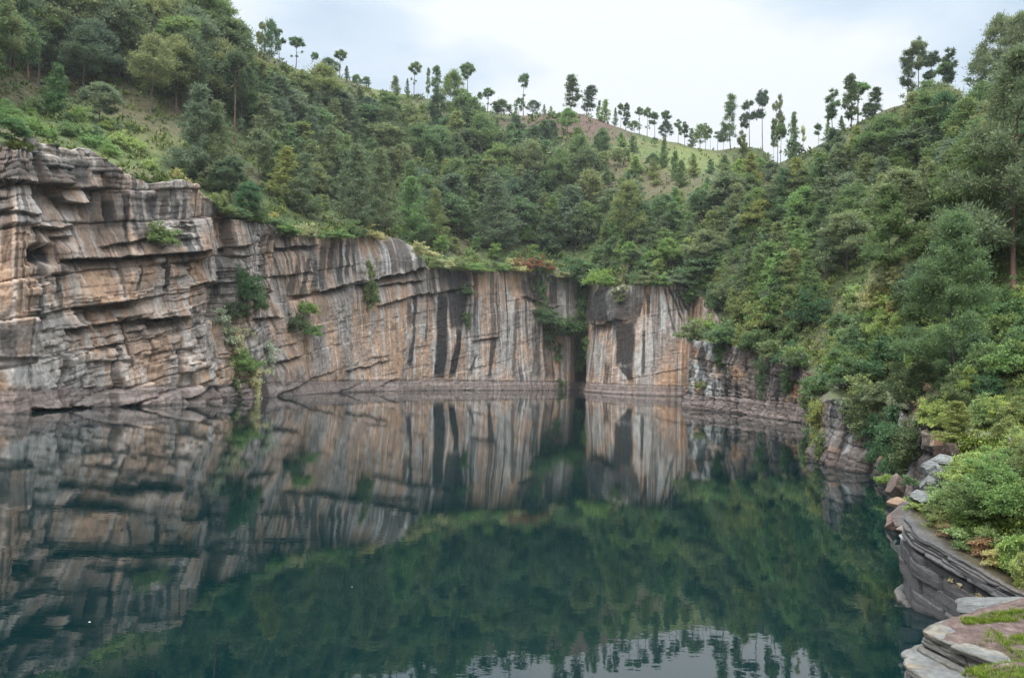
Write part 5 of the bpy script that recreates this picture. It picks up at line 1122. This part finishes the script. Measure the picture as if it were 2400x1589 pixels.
# ------------------------------------------------------------------ light, sky, camera
EL, AZ = math.radians(58), math.radians(205)     # azimuth measured from +Y clockwise: high, behind the viewer
sd_ = bpy.data.lights.new('sun', 'SUN'); sd_.energy = 1.4; sd_.angle = math.radians(18); sd_.color = (1, .965, .91)
so = bpy.data.objects.new('sun', sd_); COL.objects.link(so)
dirv = Vector((math.sin(AZ) * math.cos(EL), math.cos(AZ) * math.cos(EL), math.sin(EL)))
so.rotation_euler = dirv.to_track_quat('Z', 'Y').to_euler(); so.location = dirv * 300
wd = bpy.data.worlds.new('World'); scene.world = wd; wd.use_nodes = True; nt = wd.node_tree; nt.nodes.clear(); L = nt.links
out = node(nt, 'ShaderNodeOutputWorld'); bg = node(nt, 'ShaderNodeBackground')
sky = node(nt, 'ShaderNodeTexSky', sky_type='NISHITA'); sky.sun_disc = False; sky.sun_elevation = EL; sky.sun_rotation = AZ; sky.air_density = 1.0; sky.dust_density = 2.0
tc = node(nt, 'ShaderNodeTexCoord')
sx2 = node(nt, 'ShaderNodeSeparateXYZ'); L.new(tc.outputs['Generated'], sx2.inputs[0])
mp = node(nt, 'ShaderNodeMapping'); mp.inputs['Scale'].default_value = (2.2, 2.2, 5.5); mp.inputs['Location'].default_value = (3.1, .4, 1.3); L.new(tc.outputs['Generated'], mp.inputs[0])
cl = noise_tex(nt, mp.outputs[0], 1.0, 5, .5)
cloud = ramp(nt, cl, [(.40, (.315, .385, .465)), (.5, (.40, .455, .515)), (.58, (.50, .525, .55))])
bri = ramp(nt, sx2.outputs[2], [(.0, (.92,) * 3), (.2, (.95,) * 3), (.42, (1.08,) * 3), (1.0, (1.05,) * 3)])
zen = ramp(nt, sx2.outputs[2], [(.46, (1., 1., 1.)), (.72, (4.8, 4.8, 4.7)), (1.0, (6.0, 6.0, 5.8))])
cc_ = mix(nt, 1.0, mix(nt, 1.0, cloud, bri, 'MULTIPLY'), zen, 'MULTIPLY')
sk = node(nt, 'ShaderNodeMix', data_type='RGBA', blend_type='MULTIPLY'); sk.inputs[0].default_value = 1; L.new(sky.outputs[0], sk.inputs[6]); sk.inputs[7].default_value = (.05, .05, .05, 1)
fin = mix(nt, .94, sk.outputs[2], cc_)
L.new(fin, bg.inputs[0]); bg.inputs[1].default_value = 1.0; L.new(bg.outputs[0], out.inputs[0])

hv = np.array([(x, y, z) for x in (-420, 420) for y in (-200, 760) for z in (-6, 260)], float)
me = mesh_np('haze', hv, np.array([(0, 1, 3, 2), (4, 6, 7, 5), (0, 4, 5, 1), (2, 3, 7, 6), (0, 2, 6, 4), (1, 5, 7, 3)]), 4)
m, nt, out = newmat('haze'); pv = node(nt, 'ShaderNodeVolumePrincipled'); pv.inputs['Color'].default_value = (.93, .96, 1, 1); pv.inputs['Density'].default_value = HAZE; nt.links.new(pv.outputs[0], out.inputs['Volume'])
tag(link('haze', me, m), 'thin damp air over the lake', kind='stuff')
cam = bpy.data.cameras.new('camera'); cam.sensor_width = 36; cam.lens = 36 * F / 2400; cam.clip_end = 3000; cam.clip_start = .1
co = bpy.data.objects.new('camera', cam); COL.objects.link(co); co.location = (0, 0, CAMZ); from mathutils import Matrix
co.rotation_euler = (Matrix.Rotation(math.pi / 2 + PITCH, 3, 'X') @ Matrix.Rotation(ROLL, 3, 'Z')).to_euler()
scene.camera = co
scene.render.resolution_x = 1024; scene.render.resolution_y = 677
scene.view_settings.view_transform = 'Standard'; scene.view_settings.look = 'None'; scene.view_settings.exposure = .9; scene.view_settings.gamma = 1
scene.cycles.max_bounces = 6; scene.cycles.diffuse_bounces = 3; scene.cycles.glossy_bounces = 3; scene.cycles.transmission_bounces = 3; scene.cycles.use_denoising = True
scene.cycles.use_adaptive_sampling = True
print('trees', len(TREES), 'shrubs', len(SHR), 'cliff verts', NU * NV)
